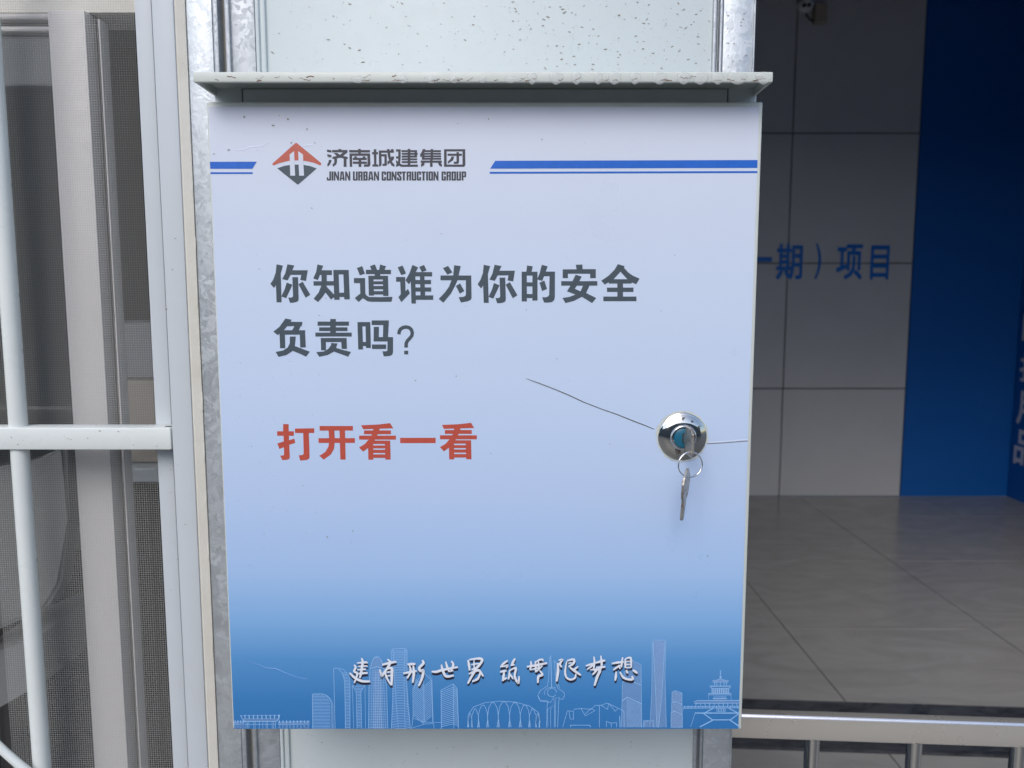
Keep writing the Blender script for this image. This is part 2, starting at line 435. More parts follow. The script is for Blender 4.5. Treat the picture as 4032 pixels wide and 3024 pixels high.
obj('sealant_bead', bmz, M['cream'], wn, smooth=True, kind='stuff')
YS = .204
wstrip(186, 332, 50, YS, YS + .03, 'sash_stile', M['sash_white'], z1=Z(40, YS))
wstrip(342, 352, 50, YS + .012, YS + .03, 'brush_strip', NB('brush_grey', (.25, .25, .24), .9).m, z1=Z(30, YS))
wstrip(383, 390, 50, YS + .010, YS + .03, 'sash_edge', M['sash_white'], z1=Z(60, YS))
wstrip(404, 407, 50, YS + .022, YS + .03, 'sash_edge', M['sash_white'], z1=Z(60, YS))
o = obj('top_rail', BOX(-1.4, X(186, 50, YS) - .0005, YS + .002, YS + .03, Z(72, YS), Z(50, YS), bev=.001), M['sash_white'], wn, ang=40)
o = obj('top_rail', BOX(-1.4, X(186, 50, YS) - .0005, YS + .006, YS + .03, Z(116, YS), Z(96, YS), bev=.001), M['sash_white'], wn, ang=40)
o = obj('top_rail', BOX(-1.4, X(186, 50, YS) - .0005, YS + .016, YS + .03, Z(95, YS), Z(73, YS), bev=0), M['sash_white'], wn, ang=40)
obj('head_frame', BOX(-1.4, X(545, 50, YS), YS + .012, YS + .07, Z(34, YS), ZT), M['cream'], wn)
bm = BOX(-1.4, X(192, 50, YS + .015), YS + .016, YS + .021, .2, Z(117, YS)); obj('glass_pane', bm, M['glass'], wn)
bm = BOX(X(330, 50, YS + .015), X(386, 50, YS + .015), YS + .024, YS + .028, .2, Z(60, YS)); obj('glass_pane', bm, M['glass'], wn)
# insect screen: real wires
YM = .186; bm = bmesh.new(); r = .00017; pitch = 9.2 * (YM + .7) / FPX
sx0, sx1 = X(-60, 1500, YM), X(600, 1500, YM)
zt, zb = Z(-40, YM), Z(3080, YM)
x = sx0
while x < sx1:
    w_ = random.gauss(0, .00004)
    vs = [bm.verts.new(p) for p in ((x - r + w_, YM, zb), (x + w_, YM - r, zb), (x + r + w_, YM, zb), (x - r + w_, YM, zt), (x + w_, YM - r, zt), (x + r + w_, YM, zt))]
    bm.faces.new((vs[0], vs[1], vs[4], vs[3])); bm.faces.new((vs[1], vs[2], vs[5], vs[4])); x += pitch
z = zb
while z < zt:
    w_ = random.gauss(0, .00004)
    vs = [bm.verts.new(p) for p in ((sx0, YM + .0003, z - r + w_), (sx0, YM + .0003 - r, z + w_), (sx0, YM + .0003, z + r + w_), (sx1, YM + .0003, z - r + w_), (sx1, YM + .0003 - r, z + w_), (sx1, YM + .0003, z + r + w_))]
    bm.faces.new((vs[0], vs[1], vs[4], vs[3])); bm.faces.new((vs[1], vs[2], vs[5], vs[4])); z += pitch
obj('insect_screen', bm, M['mesh'], wn, rec=False, kind='stuff')
specks('dirt_flecks', wn, YF - .0001, [(640, 735, 200, 2900, 26, .0002, .0009, 1.5)], M['speck'], 5)

# guard bars in front of the window
YG = .123
YR = .1490
gd = thing('window_guard', 'white metal security bars across the left window', 'window guard', (X(60, 1700, YG), YG, 0))
cz1, cz0 = Z(1685, .1365), Z(1771, .1365)
obj('crossbar', BOX(-1.4, X(672, 1720, .1365), .1365, .1620, cz0, cz1, bev=.0012), M['guard_white'], gd, ang=40)
obj('end_slot', BOX(X(640, 1720, .1365), X(670, 1720, .1365), .143, .147, cz1 - .0005, cz1 + .0004), M['dark_gap'], gd)
def rod(px, py, r, z0, z1):
    bm = bmesh.new(); xx = X(px, py, YR); tube(bm, [(xx, YR, z0), (xx, YR, (z0 + z1) / 2), (xx, YR, z1)], r, 20)
    obj('bar', bm, M['guard_white'], gd, ang=50)
rod(71, 1655, .0094, cz1 - .001, ZT); rod(79, 1780, .0094, -.1, cz0 + .001)
for dx in (-.16, -.32):
    for (a, b_) in ((cz1 - .001, ZT), (-.1, cz0 + .001)):
        bm = bmesh.new(); xx = X(71, 1655, YR) + dx; tube(bm, [(xx, YR, a), (xx, YR, b_)], .0086, 20); obj('bar', bm, M['guard_white'], gd, ang=50)
pts = []
for i in range(25):
    a = R(200 - i * 5.2); pts.append(i)
sc = [P(-160, 2880, .130), P(-90, 2885, .130), P(-30, 2915, .130), P(20, 2962, .130), P(70, 3006, .130), P(125, 3050, .130), P(180, 3110, .130)]
bm = bmesh.new(); tube(bm, sc, .0048, 14); obj('scroll_bar', bm, M['guard_white'], gd, smooth=True)
specks('dirt_flecks', gd, .1364, [(10, 660, 1690, 1765, 14, .0003, .0012, 2.2)], M['speck'], 6)

# office behind the window
struct('office_wall', BOX(-3.2, -.42, 3.2, 3.3, 0, 3.1), M['room_wall'])
struct('office_side_wall', BOX(-3.3, -3.2, .2, 3.3, 0, 3.1), M['room_wall'])
struct('office_ceiling', BOX(-3.3, -.42, .24, 3.3, 3.1, 3.2), M['ceiling'])
struct('office_floor', BOX(-3.2, -.42, .28, 3.2, -.004, .012), M['granite'])
wb = struct('outer_wall', BOX(-3.4, -1.4, .1, .24, -.1, 3.3), M['panel_white'])
struct('wall_below_window', BOX(-1.4, X(560, 1500, .2), .19, .24, -.1, .2), M['panel_white'])
YD = .42
dk = thing('desk', 'pale blue-edged desk behind the insect screen, seen right of the sash', 'desk', (X(430, 1880, YD), YD, 0))
obj('desktop', BOX(-.60, -.43, YD, YD + .6, Z(1900, YD), Z(1842, YD), bev=.003), NB('desk_pale_blue', (.42, .48, .53), .4).m, dk)
for xx in (-.597, -.49):
    obj('leg', BOX(xx, xx + .05, YD + .03, YD + .08, 0, Z(1901, YD)), M['black_plastic'], dk)
obj('modesty_panel', BOX(-.545, -.492, YD + .04, YD + .055, .1, Z(1903, YD)), M['black_plastic'], dk)
zt_ = Z(1842, YD)
o = obj('carton', BOX(X(395, 1700, YD + .03), -.44, YD + .03, YD + .3, zt_ + .001, Z(1500, YD + .03), bev=.003), NB('carton_beige', (.42, .38, .33), .8).m)
tag(o, 'beige carton standing on the desk behind the window screen', 'carton')
o = obj('paper_stack', BOX(X(395, 1700, YD + .05), -.45, YD + .05, YD + .28, Z(1497, YD + .03), Z(1270, YD + .05), bev=.004), NB('paper_grey', (.30, .31, .34), .8).m)
tag(o, 'grey paper stack on top of the beige carton behind the window', 'papers')
bm = bmesh.new()
prof = [P(-200, 1880, .5), P(120, 1830, .5), P(258, 1750, .5), P(268, 2050, .5), P(240, 2300, .5), P(180, 2400, .5), P(-200, 2560, .5)]
plate(bm, prof, (0, .04, 0)); bmesh.ops.bevel(bm, geom=bm.edges[:], offset=.006, segments=3, affect='EDGES')
ch = thing('office_chair', 'light grey chair back leaning behind the lower left window pane', 'chair', (X(50, 2200, .5), .5, 0))
obj('backrest', bm, NB('chair_grey', (.24, .25, .25), .6).m, ch, ang=40)
bm = bmesh.new(); plate(bm, [P(-200, 2640, .48), P(160, 2500, .48), P(180, 2680, .48), P(-200, 2900, .48)], (0, .25, 0)); obj('seat', bm, NB('seat_grey', (.30, .31, .32), .7).m, ch)
bm = bmesh.new(); tube(bm, [(X(40, 2700, .6), .6, Z(2700, .6)), (X(40, 2700, .6), .6, 0.02)], .02, 12); obj('leg', bm, M['black_plastic'], ch)

# ------------------------------------------------------------------ the cabinet
cb = thing('wall_cabinet', 'white metal wall cabinet with a blue and white printed slogan poster on its door', 'cabinet', (0, .02, Z(2875, 0)))
dx0, dx1 = X(813, 404, 0), X(3005, 398, 0); dz1, dz0 = Z(401, 0), Z(2873, 0)
YBd = .020
bx0, bx1 = X(850, 380, YBd), X(2975, 380, YBd); bz1 = Z(322, YBd); bz0 = dz0 + .006
zc_u = Z(326, -.028)                                      # canopy underside
zl = Z(349, YBd)
obj('body', BOX(bx0, bx1, YBd, YW - .005, bz0, zl, bev=.0008), M['cab_grey'], cb, ang=40)
zs = Z(282, -.030) - .0016                                # underside of the canopy sheet
obj('upper_body', BOX(bx0 + .001, bx1 - .001, YBd + .045, YW - .006, zl + .0003, zs), M['cab_grey'], cb)
fy = YBd - .004
obj('front_rail', BOX(X(956, 360, fy), X(2864, 360, fy), fy, YBd + .03, dz1 - .012, zs - .0005, bev=.0006), M['cab_grey'], cb, ang=40)
obj('corner_piece', BOX(bx0 + .0003, X(955, 360, fy) - .0007, fy, YBd - .0002, dz1 - .012, zl, bev=.0006), M['cab_grey'], cb, ang=40)
obj('corner_piece', BOX(X(2866, 360, fy) + .0007, bx1 - .0003, fy, YBd - .0002, dz1 - .012, zl + .0004, bev=.0006), M['cab_grey'], cb, ang=40)
# canopy: a folded sheet tray
yl = -.030
cx0, cx1 = X(759, 300, yl), X(3045, 300, yl); cz1_, cz0_ = Z(282, yl), Z(325, yl)
cn = obj('canopy', BOX(cx0, cx1, yl, yl + .003, cz0_, cz1_, bev=.0013, seg=3), M['cab_paint'], cb, ang=50)
ys_ = YBd + .0195
obj('top_sheet', BOX(cx0 + .0006, cx1 - .0006, yl + .0022, YW - .003, zs, cz1_ - .0004), M['cab_paint'], cn)
for a, b in ((cx0 + .0002, cx0 + .0022), (cx1 - .0022, cx1 - .0002)):
    bm = bmesh.new(); plate(bm, [Vector((a, yl + .0024, cz0_ + .0008)), Vector((a, YBd + .001, cz0_ + .0008)), Vector((a, YW - .004, cz0_ + .0012)), Vector((a, YW - .004, zs - .0002)), Vector((a, yl + .0024, zs - .0002))], (b - a, 0, 0))
    obj('side_lip', bm, M['cab_paint'], cn)
# door
dr = obj('door', BOX(dx0, dx1, 0, .018, dz0, dz1, bev=.0016, seg=3), M['cab_paint'], cb, ang=50)
px_ = [P(822.5, 424, -.0006), P(2989, 415, -.0006), P(2912, 2866, -.0006), P(919.5, 2869, -.0006)]
bm = bmesh.new()
x0, x1 = dx0 + .0016, dx1 - .0034
z1_, z0_ = Z(421, -.0006), dz0 + .0012
nxg, nzg = 2, 2
vs = [bm.verts.new(v) for v in ((x0, -.0006, z0_), (x1, -.0006, z0_), (x1, -.0006, z1_), (x0, -.0006, z1_), (x0, 0, z0_), (x1, 0, z0_), (x1, 0, z1_), (x0, 0, z1_))]
for f in ((0, 1, 2, 3), (0, 3, 7, 4), (1, 5, 6, 2), (3, 2, 6, 7), (0, 4, 5, 1)): bm.faces.new([vs[i] for i in f])
po = obj('poster', bm, M['poster'], cb, label='printed film, white fading down to blue')
# -- print on the poster
YP = -.00075
class Ink:
    """collects flat printed shapes, each a hair's breadth above the last"""
    def __init__(s, base=YP, step=6e-6): s.bm = bmesh.new(); s.y = base; s.st = step
    def nxt(s): s.y -= s.st; return s.y
    def poly(s, pts):
        y = s.nxt(); q = [P(a, b, -.0008) for a, b in pts]
        f = s.bm.faces.new([s.bm.verts.new((v.x, y, v.z)) for v in q]); f.normal_update()
    def line(s, pts, wd, taper=None, closed=False):
        y = s.nxt(); q = [P(a, b, -.0008) for a, b in pts]; q = [Vector((v.x, v.z)) for v in q]
        n = len(q); wm = wd * .70 / FPX; L = []
        for i in range(n):
            if closed: t0 = (q[i] - q[i - 1]); t1 = (q[(i + 1) % n] - q[i])
            else: t0 = q[i] - q[max(i - 1, 0)] if i else q[1] - q[0]; t1 = q[min(i + 1, n - 1)] - q[i] if i < n - 1 else t0
            t0 = t0.normalized(); t1 = t1.normalized(); t = (t0 + t1)
            t = t.normalized() if t.length > .2 else t1
            nn = Vector((-t.y, t.x)); k = 1 / max(.55, abs(nn.dot(Vector((-t1.y, t1.x)))))
            hw = wm / 2 * k * (taper[i] if taper else 1)
            a, b = q[i] + nn * hw, q[i] - nn * hw
            L.append((s.bm.verts.new((a.x, y, a.y)), s.bm.verts.new((b.x, y, b.y))))
        for i in range(n if closed else n - 1):
            A, B = L[i], L[(i + 1) % n]; s.bm.faces.new((A[0], A[1], B[1], B[0]))
    def done(s, name, m, **k): return obj(name, s.bm, m, po, rec=False, **k)

for q in ([(826, 637), (1011, 636.5), (994, 664.5), (828, 664.5)], [(828, 678), (995, 678), (995, 685), (828.5, 685)],
          [(1950, 633), (2983, 630), (2982, 661), (1930, 664)], [(1928, 676.5), (2982, 673.5), (2982, 681), (1928, 684)]):
    k1 = Ink(); k1.poly(q); k1.done('header_stripe', M['ink_blue'])
def L1(x, y): return (1000 + x / 2.458, 500 + y / 2.458)
k = Ink(); arc = [(640, 371), (575, 345), (500, 329), (410, 322), (330, 329), (250, 348), (192, 371)]
k.poly([L1(*p) for p in [(398, 158), (408, 153), (418, 158), (648, 347), (652, 360)] + arc + [(180, 368), (179, 353)]]); k.done('emblem', M['ink_logored'], label='brick red upper half of the emblem')
k = Ink(); k.poly([L1(*p) for p in [(225, 400), (290, 376), (350, 367), (415, 363), (480, 367), (540, 377), (607, 401), (436, 550), (425, 558), (414, 552)]]); k.done('emblem', M['ink_grey'], label='dark grey lower half of the emblem')
k = Ink(base=YP - 4e-5); k.poly([L1(*p) for p in [(345, 267), (388, 233), (392, 330), (398, 471), (351, 471)]]); k.poly([L1(*p) for p in [(428, 233), (474, 267), (484, 471), (437, 471), (431, 330)]])
k.done('emblem', M['backing'], label='white letter shape inside the emblem')
# -- printed characters, each outlined stroke by stroke
def rect(x0, y0, x1, y1): return [(x0, y0), (x1, y0), (x1, y1), (x0, y1)]
def char(shapes, ox, oy, sc, m, dx=0, dy=0, name='printed_character'):
    k = Ink(YP, 4e-6)
    for sh in shapes:
        if isinstance(sh, tuple) and isinstance(sh[0], list): k.line([(ox + (a + dx) / sc, oy + (b + dy) / sc) for a, b in sh[0]], sh[1] / sc)
        else:
            if not isinstance(sh, list): sh = rect(*sh)
            k.poly([(ox + (a + dx) / sc, oy + (b + dy) / sc) for a, b in sh])
    k.done(name, m)
NI = [[(165, 88), (272, 110), (235, 240), (250, 725), (165, 725), (155, 435), (122, 485), (62, 415), (110, 340), (150, 230)],
 [(347, 88), (462, 108), (428, 187), (688, 187), (658, 367), (562, 350), (580, 265), (398, 265), (350, 358), (260, 335), (310, 240)],
 [(430, 303), (525, 303), (535, 660), (530, 695), (500, 718), (450, 730), (390, 732), (362, 645), (410, 645), (435, 635), (441, 610)],
 [(335, 393), (430, 430), (385, 530), (325, 655), (245, 625), (300, 510)], [(602, 378), (730, 598), (652, 647), (590, 530), (532, 422)]]
ZHI = [[(850, 90), (947, 112), (918, 187), (1092, 187), (1092, 267), (1005, 267), (1007, 370), (1125, 370), (1125, 442), (1002, 442), (1002, 460), (1135, 600), (1130, 640), (1075, 678), (985, 560), (930, 640), (860, 720), (785, 665), (870, 560), (915, 445), (785, 445), (783, 372), (918, 372), (918, 265), (892, 265), (855, 353), (780, 325), (830, 210)],
 [(1115, 182), (1203, 182), (1220, 682), (1132, 682)], [(1203, 182), (1374, 182), (1376, 257), (1203, 257)], [(1284, 250), (1376, 250), (1392, 675), (1300, 675)], [(1210, 563), (1300, 563), (1300, 635), (1214, 635)]]
DAO = [[(1510, 150), (1600, 118), (1645, 245), (1560, 273)], [(1730, 118), (1812, 90), (1845, 168), (1845, 185), (1755, 185)], [(1900, 90), (2000, 120), (1970, 185), (1882, 185)], (1662, 180, 2082, 252), (1810, 250, 1902, 282),
 [(1702, 280), (1785, 280), (1797, 612), (1712, 612)], [(1945, 280), (2032, 280), (2040, 618), (1952, 618)], (1783, 280, 1947, 342), (1783, 372, 1950, 422), (1785, 450, 1952, 505), (1788, 537, 1954, 593),
 [(1462, 318), (1648, 318), (1652, 575), (1668, 605), (1712, 635), (1900, 638), (2108, 632), (2090, 715), (1750, 715), (1690, 705), (1610, 655), (1540, 718), (1475, 652), (1568, 578), (1563, 402), (1462, 402)]]
SHEI = [[(110, 138), (192, 108), (250, 242), (168, 270)], [(83, 300), (235, 300), (240, 538), (283, 500), (315, 572), (172, 722), (122, 640), (162, 590), (152, 378), (83, 378)],
 [(358, 98), (453, 140), (412, 218), (405, 285), (415, 745), (340, 745), (330, 378), (297, 422), (240, 355), (300, 250)], [(470, 132), (552, 98), (595, 188), (515, 220)],
 (400, 218, 687, 290), (400, 350, 668, 420), (403, 475, 672, 545), (405, 608, 705, 682), [(482, 285), (558, 285), (570, 612), (492, 612)]]
WEI = [[(868, 152), (955, 115), (1027, 222), (942, 262)], [(1055, 102), (1165, 118), (1130, 275), (1342, 275), (1347, 650), (1335, 680), (1290, 705), (1170, 728), (1130, 638), (1200, 635), (1240, 620), (1252, 595), (1252, 355), (1112, 355), (1070, 450), (1000, 580), (875, 730), (797, 668), (900, 560), (970, 460), (1010, 355), (827, 355), (827, 275), (1040, 275)],
 [(1085, 450), (1155, 408), (1225, 535), (1150, 580)]]
DE = [[(235, 107), (332, 122), (310, 214), (222, 214)], [(145, 212), (230, 212), (232, 710), (145, 710)], [(325, 212), (410, 212), (410, 695), (325, 695)], (228, 212, 327, 277), (228, 390, 327, 458), (228, 585, 327, 653),
 [(483, 95), (580, 122), (548, 210), (703, 210), (700, 640), (688, 690), (650, 720), (590, 730), (520, 728), (487, 640), (550, 640), (590, 625), (605, 600), (612, 287), (520, 287), (487, 367), (405, 340), (445, 240)], [(443, 395), (525, 360), (570, 500), (487, 535)]]
AN = [[(1052, 95), (1162, 92), (1165, 168), (1387, 168), (1387, 320), (1292, 320), (1292, 245), (920, 245), (920, 320), (832, 320), (832, 172), (1065, 172)], (807, 370, 1412, 445),
 [(1047, 262), (1152, 292), (1068, 447), (1035, 497), (1130, 540), (1225, 568), (1393, 652), (1325, 738), (1155, 632), (1045, 595), (905, 540), (960, 447)], [(1175, 440), (1283, 440), (1225, 568), (1155, 632), (1020, 700), (878, 738), (828, 652), (940, 635), (1045, 595), (1130, 540)]]
QUAN = [[(1755, 85), (1870, 118), (1855, 145), (1800, 212), (1683, 338), (1610, 385), (1535, 428), (1478, 362), (1600, 280), (1700, 180)], [(1855, 140), (1930, 225), (2010, 280), (2120, 328), (2063, 422), (1990, 390), (1915, 335), (1800, 212), (1770, 150)],
 (1605, 337, 1988, 410), (1747, 405, 1842, 640), (1573, 478, 2018, 550), (1513, 628, 2068, 705)]
FU = [[(235, 70), (327, 88), (308, 118), (262, 182), (212, 240), (212, 305), (150, 305), (150, 290), (125, 312), (58, 262), (150, 190)], [(290, 118), (484, 120), (470, 182), (255, 182)], [(368, 178), (457, 178), (428, 242), (332, 242)], (150, 240, 522, 305),
 [(150, 300), (228, 300), (232, 500), (157, 502)], [(443, 300), (523, 300), (530, 490), (450, 492)], [(300, 332), (385, 332), (372, 470), (480, 510), (588, 552), (535, 625), (440, 580), (342, 540), (250, 600), (135, 628), (92, 555), (200, 535), (270, 490), (298, 430)]]
ZE = [(885, 77, 967, 278), (702, 115, 1157, 175), (724, 198, 1136, 253), (670, 275, 1197, 332), [(748, 353), (1123, 353), (1128, 512), (1052, 512), (1045, 412), (822, 412), (823, 532), (753, 532)],
 [(900, 425), (992, 432), (970, 497), (1080, 530), (1186, 555), (1145, 625), (1050, 590), (940, 550), (850, 600), (725, 626), (683, 558), (790, 550), (860, 510), (895, 460)]]
MA = [[(1280, 122), (1350, 122), (1362, 520), (1292, 520)], [(1397, 122), (1467, 122), (1475, 498), (1405, 498)], (1348, 122, 1400, 185), (1353, 410, 1408, 470),
 [(1487, 98), (1737, 98), (1725, 340), (1797, 340), (1797, 560), (1785, 595), (1750, 615), (1662, 620), (1643, 547), (1690, 547), (1715, 538), (1717, 403), (1515, 403), (1517, 192), (1593, 192), (1590, 340), (1650, 340), (1655, 165), (1487, 165)], (1492, 447, 1697, 513)]
QM = [([(1882, 300), (1888, 255), (1905, 225), (1940, 202), (1985, 193), (2030, 202), (2062, 230), (2077, 275), (2070, 320), (2040, 358), (2005, 395), (1988, 430), (1987, 492)], 50), (1960, 537, 2017, 592)]
DA = [[(198, 132), (293, 132), (293, 257), (385, 257), (385, 335), (298, 335), (300, 415), (392, 385), (411, 458), (305, 492), (313, 700), (308, 735), (275, 752), (182, 760), (147, 680), (195, 680), (215, 665), (212, 535), (133, 565), (97, 468), (208, 435), (203, 335), (93, 335), (93, 257), (198, 257)],
 [(402, 210), (740, 205), (740, 286), (645, 286), (658, 700), (650, 730), (610, 757), (497, 768), (470, 675), (525, 672), (556, 655), (548, 286), (405, 286)]]
KAI = [(833, 165, 1413, 245), (815, 377, 1447, 460), [(990, 240), (1088, 240), (1097, 377), (1095, 460), (1085, 560), (1030, 660), (905, 750), (828, 685), (930, 620), (985, 530), (997, 460), (997, 377)], [(1180, 240), (1275, 240), (1287, 750), (1195, 750)]]
KAN = [[(1557, 152), (1850, 140), (2060, 115), (2118, 205), (1590, 222)], (1607, 242, 2075, 308), (1522, 333, 2163, 402), [(1775, 200), (1885, 200), (1840, 320), (1790, 420), (1690, 540), (1590, 612), (1520, 540), (1620, 480), (1690, 400), (1745, 310)],
 [(1675, 420), (1765, 420), (1770, 752), (1682, 752)], [(1970, 420), (2063, 420), (2070, 750), (1978, 750)], (1763, 420, 1972, 478), (1763, 504, 1974, 555), (1766, 580, 1975, 634), (1768, 660, 1980, 720)]
for g_, a in ((NI, (1050, 1020)), (ZHI, (1050, 1020)), (DAO, (1050, 1020)), (SHEI, (1540, 1020)), (WEI, (1540, 1020)), (DE, (2020, 1020)), (AN, (2020, 1020)), (QUAN, (2020, 1020))):
    char(g_, *a, 4.2538, M['ink_grey'])
char(NI, 1540, 1020, 4.2538, M['ink_grey'], 1386, 8)
for g_ in (FU, ZE, MA, QM): char(g_, 1060, 1235, 3.6867, M['ink_grey'])
for g_ in (DA, KAI, KAN): char(g_, 1070, 1640, 4.424, M['ink_red'])
char(KAN, 1070, 1640, 4.424, M['ink_red'], 1409, -6)
char([(1273, 274, 1582, 320)], 1000, 1600, 2.212, M['ink_red'])
JI = [[(130, 135), (258, 162), (258, 228), (130, 203)], [(135, 272), (262, 300), (260, 362), (138, 340)], [(185, 440), (262, 440), (250, 500), (200, 590), (145, 635), (138, 560), (170, 510)], (277, 150, 725, 220), (460, 122, 540, 155),
 [(320, 238), (425, 238), (505, 290), (600, 215), (725, 200), (725, 218), (600, 325), (730, 352), (730, 420), (510, 375), (290, 418), (288, 350), (410, 325)], [(340, 395), (418, 395), (418, 500), (395, 570), (300, 640), (290, 570), (340, 520)], (612, 385, 695, 638)]
NAN = [(772, 152, 1377, 222), (1035, 118, 1110, 255), [(780, 250), (855, 250), (862, 640), (790, 640)], (850, 250, 1378, 320), [(1300, 255), (1378, 255), (1390, 560), (1375, 610), (1340, 635), (1200, 638), (1203, 570), (1290, 570), (1305, 555)],
 (880, 375, 1282, 443), (880, 487, 1287, 553), (920, 335, 997, 380), (1165, 335, 1240, 380), (1045, 440, 1125, 640)]
CH = [[(1483, 130), (1560, 130), (1565, 570), (1620, 570), (1620, 632), (1448, 632), (1448, 570), (1495, 570)], (1437, 212, 1610, 278), [(1632, 165), (1705, 165), (1715, 560), (1700, 610), (1632, 635), (1640, 560)], (1632, 165, 2073, 232), (1708, 272, 1865, 337),
 [(1795, 330), (1865, 330), (1868, 590), (1840, 612), (1740, 610), (1742, 550), (1795, 550)], [(1868, 125), (1945, 125), (1985, 400), (2020, 500), (2088, 575), (2088, 640), (2000, 600), (1940, 480), (1900, 350)], [(1995, 340), (2075, 340), (2070, 410), (2000, 500), (1885, 575), (1885, 480), (1960, 440)], (1985, 125, 2058, 175)]
JN = [(-5, 132, 128, 198), (60, 132, 130, 400), (-5, 335, 130, 400), [(-5, 440), (120, 545), (170, 575), (170, 638), (90, 615), (20, 560), (-5, 520)], (130, 575, 630, 638), [(60, 395), (130, 395), (110, 560), (60, 620), (-5, 640), (-5, 575), (50, 530)],
 (332, 120, 410, 600), (152, 155, 605, 213), (160, 235, 625, 290), (532, 155, 605, 365), (160, 312, 605, 370), (160, 395, 608, 448), (160, 475, 610, 530)]
JIT = [[(770, 125), (850, 125), (820, 200), (820, 435), (745, 435), (745, 345), (695, 355), (695, 270), (740, 210)], (815, 155, 1297, 213), (815, 235, 1300, 288), (815, 308, 1303, 360), (745, 378, 1303, 435), (1000, 125, 1070, 440), (712, 458, 1322, 522), (982, 440, 1055, 640),
 [(745, 515), (828, 515), (815, 590), (720, 642), (720, 575)], [(1215, 515), (1290, 515), (1325, 575), (1325, 642), (1240, 600)]]
TU = [(1388, 128, 1465, 638), (1388, 128, 2003, 192), [(1925, 128), (2003, 128), (2008, 590), (1975, 635), (1925, 638)], (1400, 575, 1975, 638), (1490, 258, 1910, 320), [(1750, 212), (1822, 212), (1825, 510), (1790, 555), (1672, 555), (1672, 492), (1750, 490)], [(1607, 340), (1682, 340), (1650, 450), (1500, 553), (1497, 485), (1570, 420)]]
for g_, a in ((JI, 1270), (NAN, 1270), (CH, 1270), (JN, 1560), (JIT, 1560), (TU, 1560)): char(g_, a, 570, 7.373, M['ink_logo'])
def latin(c, a, b, t=52, y0=775, y1=1038):
    h = 44; ym = (y0 + y1) / 2; L = (a, y0, a + t, y1); Rr = (b - t, y0, b, y1); T = (a, y0, b, y0 + h); B = (a, y1 - h, b, y1); c1 = 16
    Tc = [(a, y0 + c1), (a + c1, y0), (b - c1, y0), (b, y0 + c1), (b, y0 + h), (a, y0 + h)]; Bc = [(a, y1 - h), (b, y1 - h), (b, y1 - c1), (b - c1, y1), (a + c1, y1), (a, y1 - c1)]
    Lc = (a, y0 + c1, a + t, y1 - c1); Rc = (b - t, y0 + c1, b, y1 - c1); Tr = [(a, y0), (b - c1, y0), (b, y0 + c1), (b, y0 + h), (a, y0 + h)]
    if c == 'I': return [(a, y0, b, y1)]
    if c == 'J': return [(b - t, y0, b, y1 - c1), Bc, (a, y1 - 95, a + 44, y1 - c1)]
    if c == 'N': return [(a, y0, a + 44, y1), (b - 44, y0, b, y1), [(a, y0), (a + 48, y0), (b, y1), (b - 48, y1)]]
    if c == 'A': return [[(a, y1), (a + 32, y0), (a + 75, y0), (a + 50, y1)], [(b, y1), (b - 32, y0), (b - 75, y0), (b - 50, y1)], (a + 30, y1 - 85, b - 30, y1 - 45), (a + 32, y0, b - 32, y0 + 40)]
    if c == 'U': return [(a, y0, a + t, y1 - c1), (b - t, y0, b, y1 - c1), Bc]
    if c == 'O': return [Lc, Rc, Tc, Bc]
    if c == 'C': return [Lc, Tc, Bc, (b - t, y0 + c1, b, y0 + 98), (b - t, y1 - 105, b, y1 - c1)]
    if c == 'G': return [Lc, Tc, Bc, (b - t, y0 + c1, b, y0 + 98), (b - t, ym + 8, b, y1), (a + 66, ym + 8, b, ym + 40)]
    if c == 'T': return [T, ((a + b) / 2 - 28, y0, (a + b) / 2 + 28, y1)]
    if c == 'P': return [L, Tr, (b - t, y0 + c1, b, ym + 18), (a, ym - 2, b - 6, ym + 34)]
    if c == 'R': return [L, Tr, (b - t, y0 + c1, b, ym - 10), (a, ym - 22, b - 8, ym + 14), (b - t - 2, ym + 6, b - 2, y1)]
    if c == 'B': return [L, Tr, (b - t, y0 + c1, b - 3, ym - 14), (a, ym - 22, b - 8, ym + 12), (b - t, ym + 2, b, y1 - c1), Bc]
    if c == 'S': return [Tc, Bc, (a, y0 + c1, a + t, y0 + 95), (b - t, y1 - 105, b, y1 - c1), [(a, y0 + 80), (a + t, y0 + 60), (b, y1 - 95), (b - t, y1 - 75)], (b - t, y0 + c1, b, y0 + 85), (a, y1 - 95, a + t, y1 - c1)]
for c, a, b in (('J', 122, 248), ('I', 262, 315), ('N', 328, 480), ('A', 495, 642), ('N', 655, 805), ('U', 882, 1020), ('R', 1034, 1165), ('B', 1182, 1310), ('A', 1326, 1476), ('N', 1490, 1640), ('C', 1715, 1843), ('O', 1858, 1990), ('N', 2003, 2148)):
    char(latin(c, a, b), 1270, 570, 7.373, M['ink_logo'], name='printed_letter')
for c, a, b in (('S', 25, 155), ('T', 162, 280), ('R', 300, 435), ('U', 450, 582), ('C', 598, 722), ('T', 736, 852), ('I', 868, 925), ('O', 940, 1070), ('N', 1082, 1228), ('G', 1315, 1442), ('R', 1458, 1590), ('O', 1605, 1736), ('U', 1750, 1882), ('P', 1900, 2030)):
    char(latin(c, a, b), 1560, 570, 7.373, M['ink_logo'], name='printed_letter')

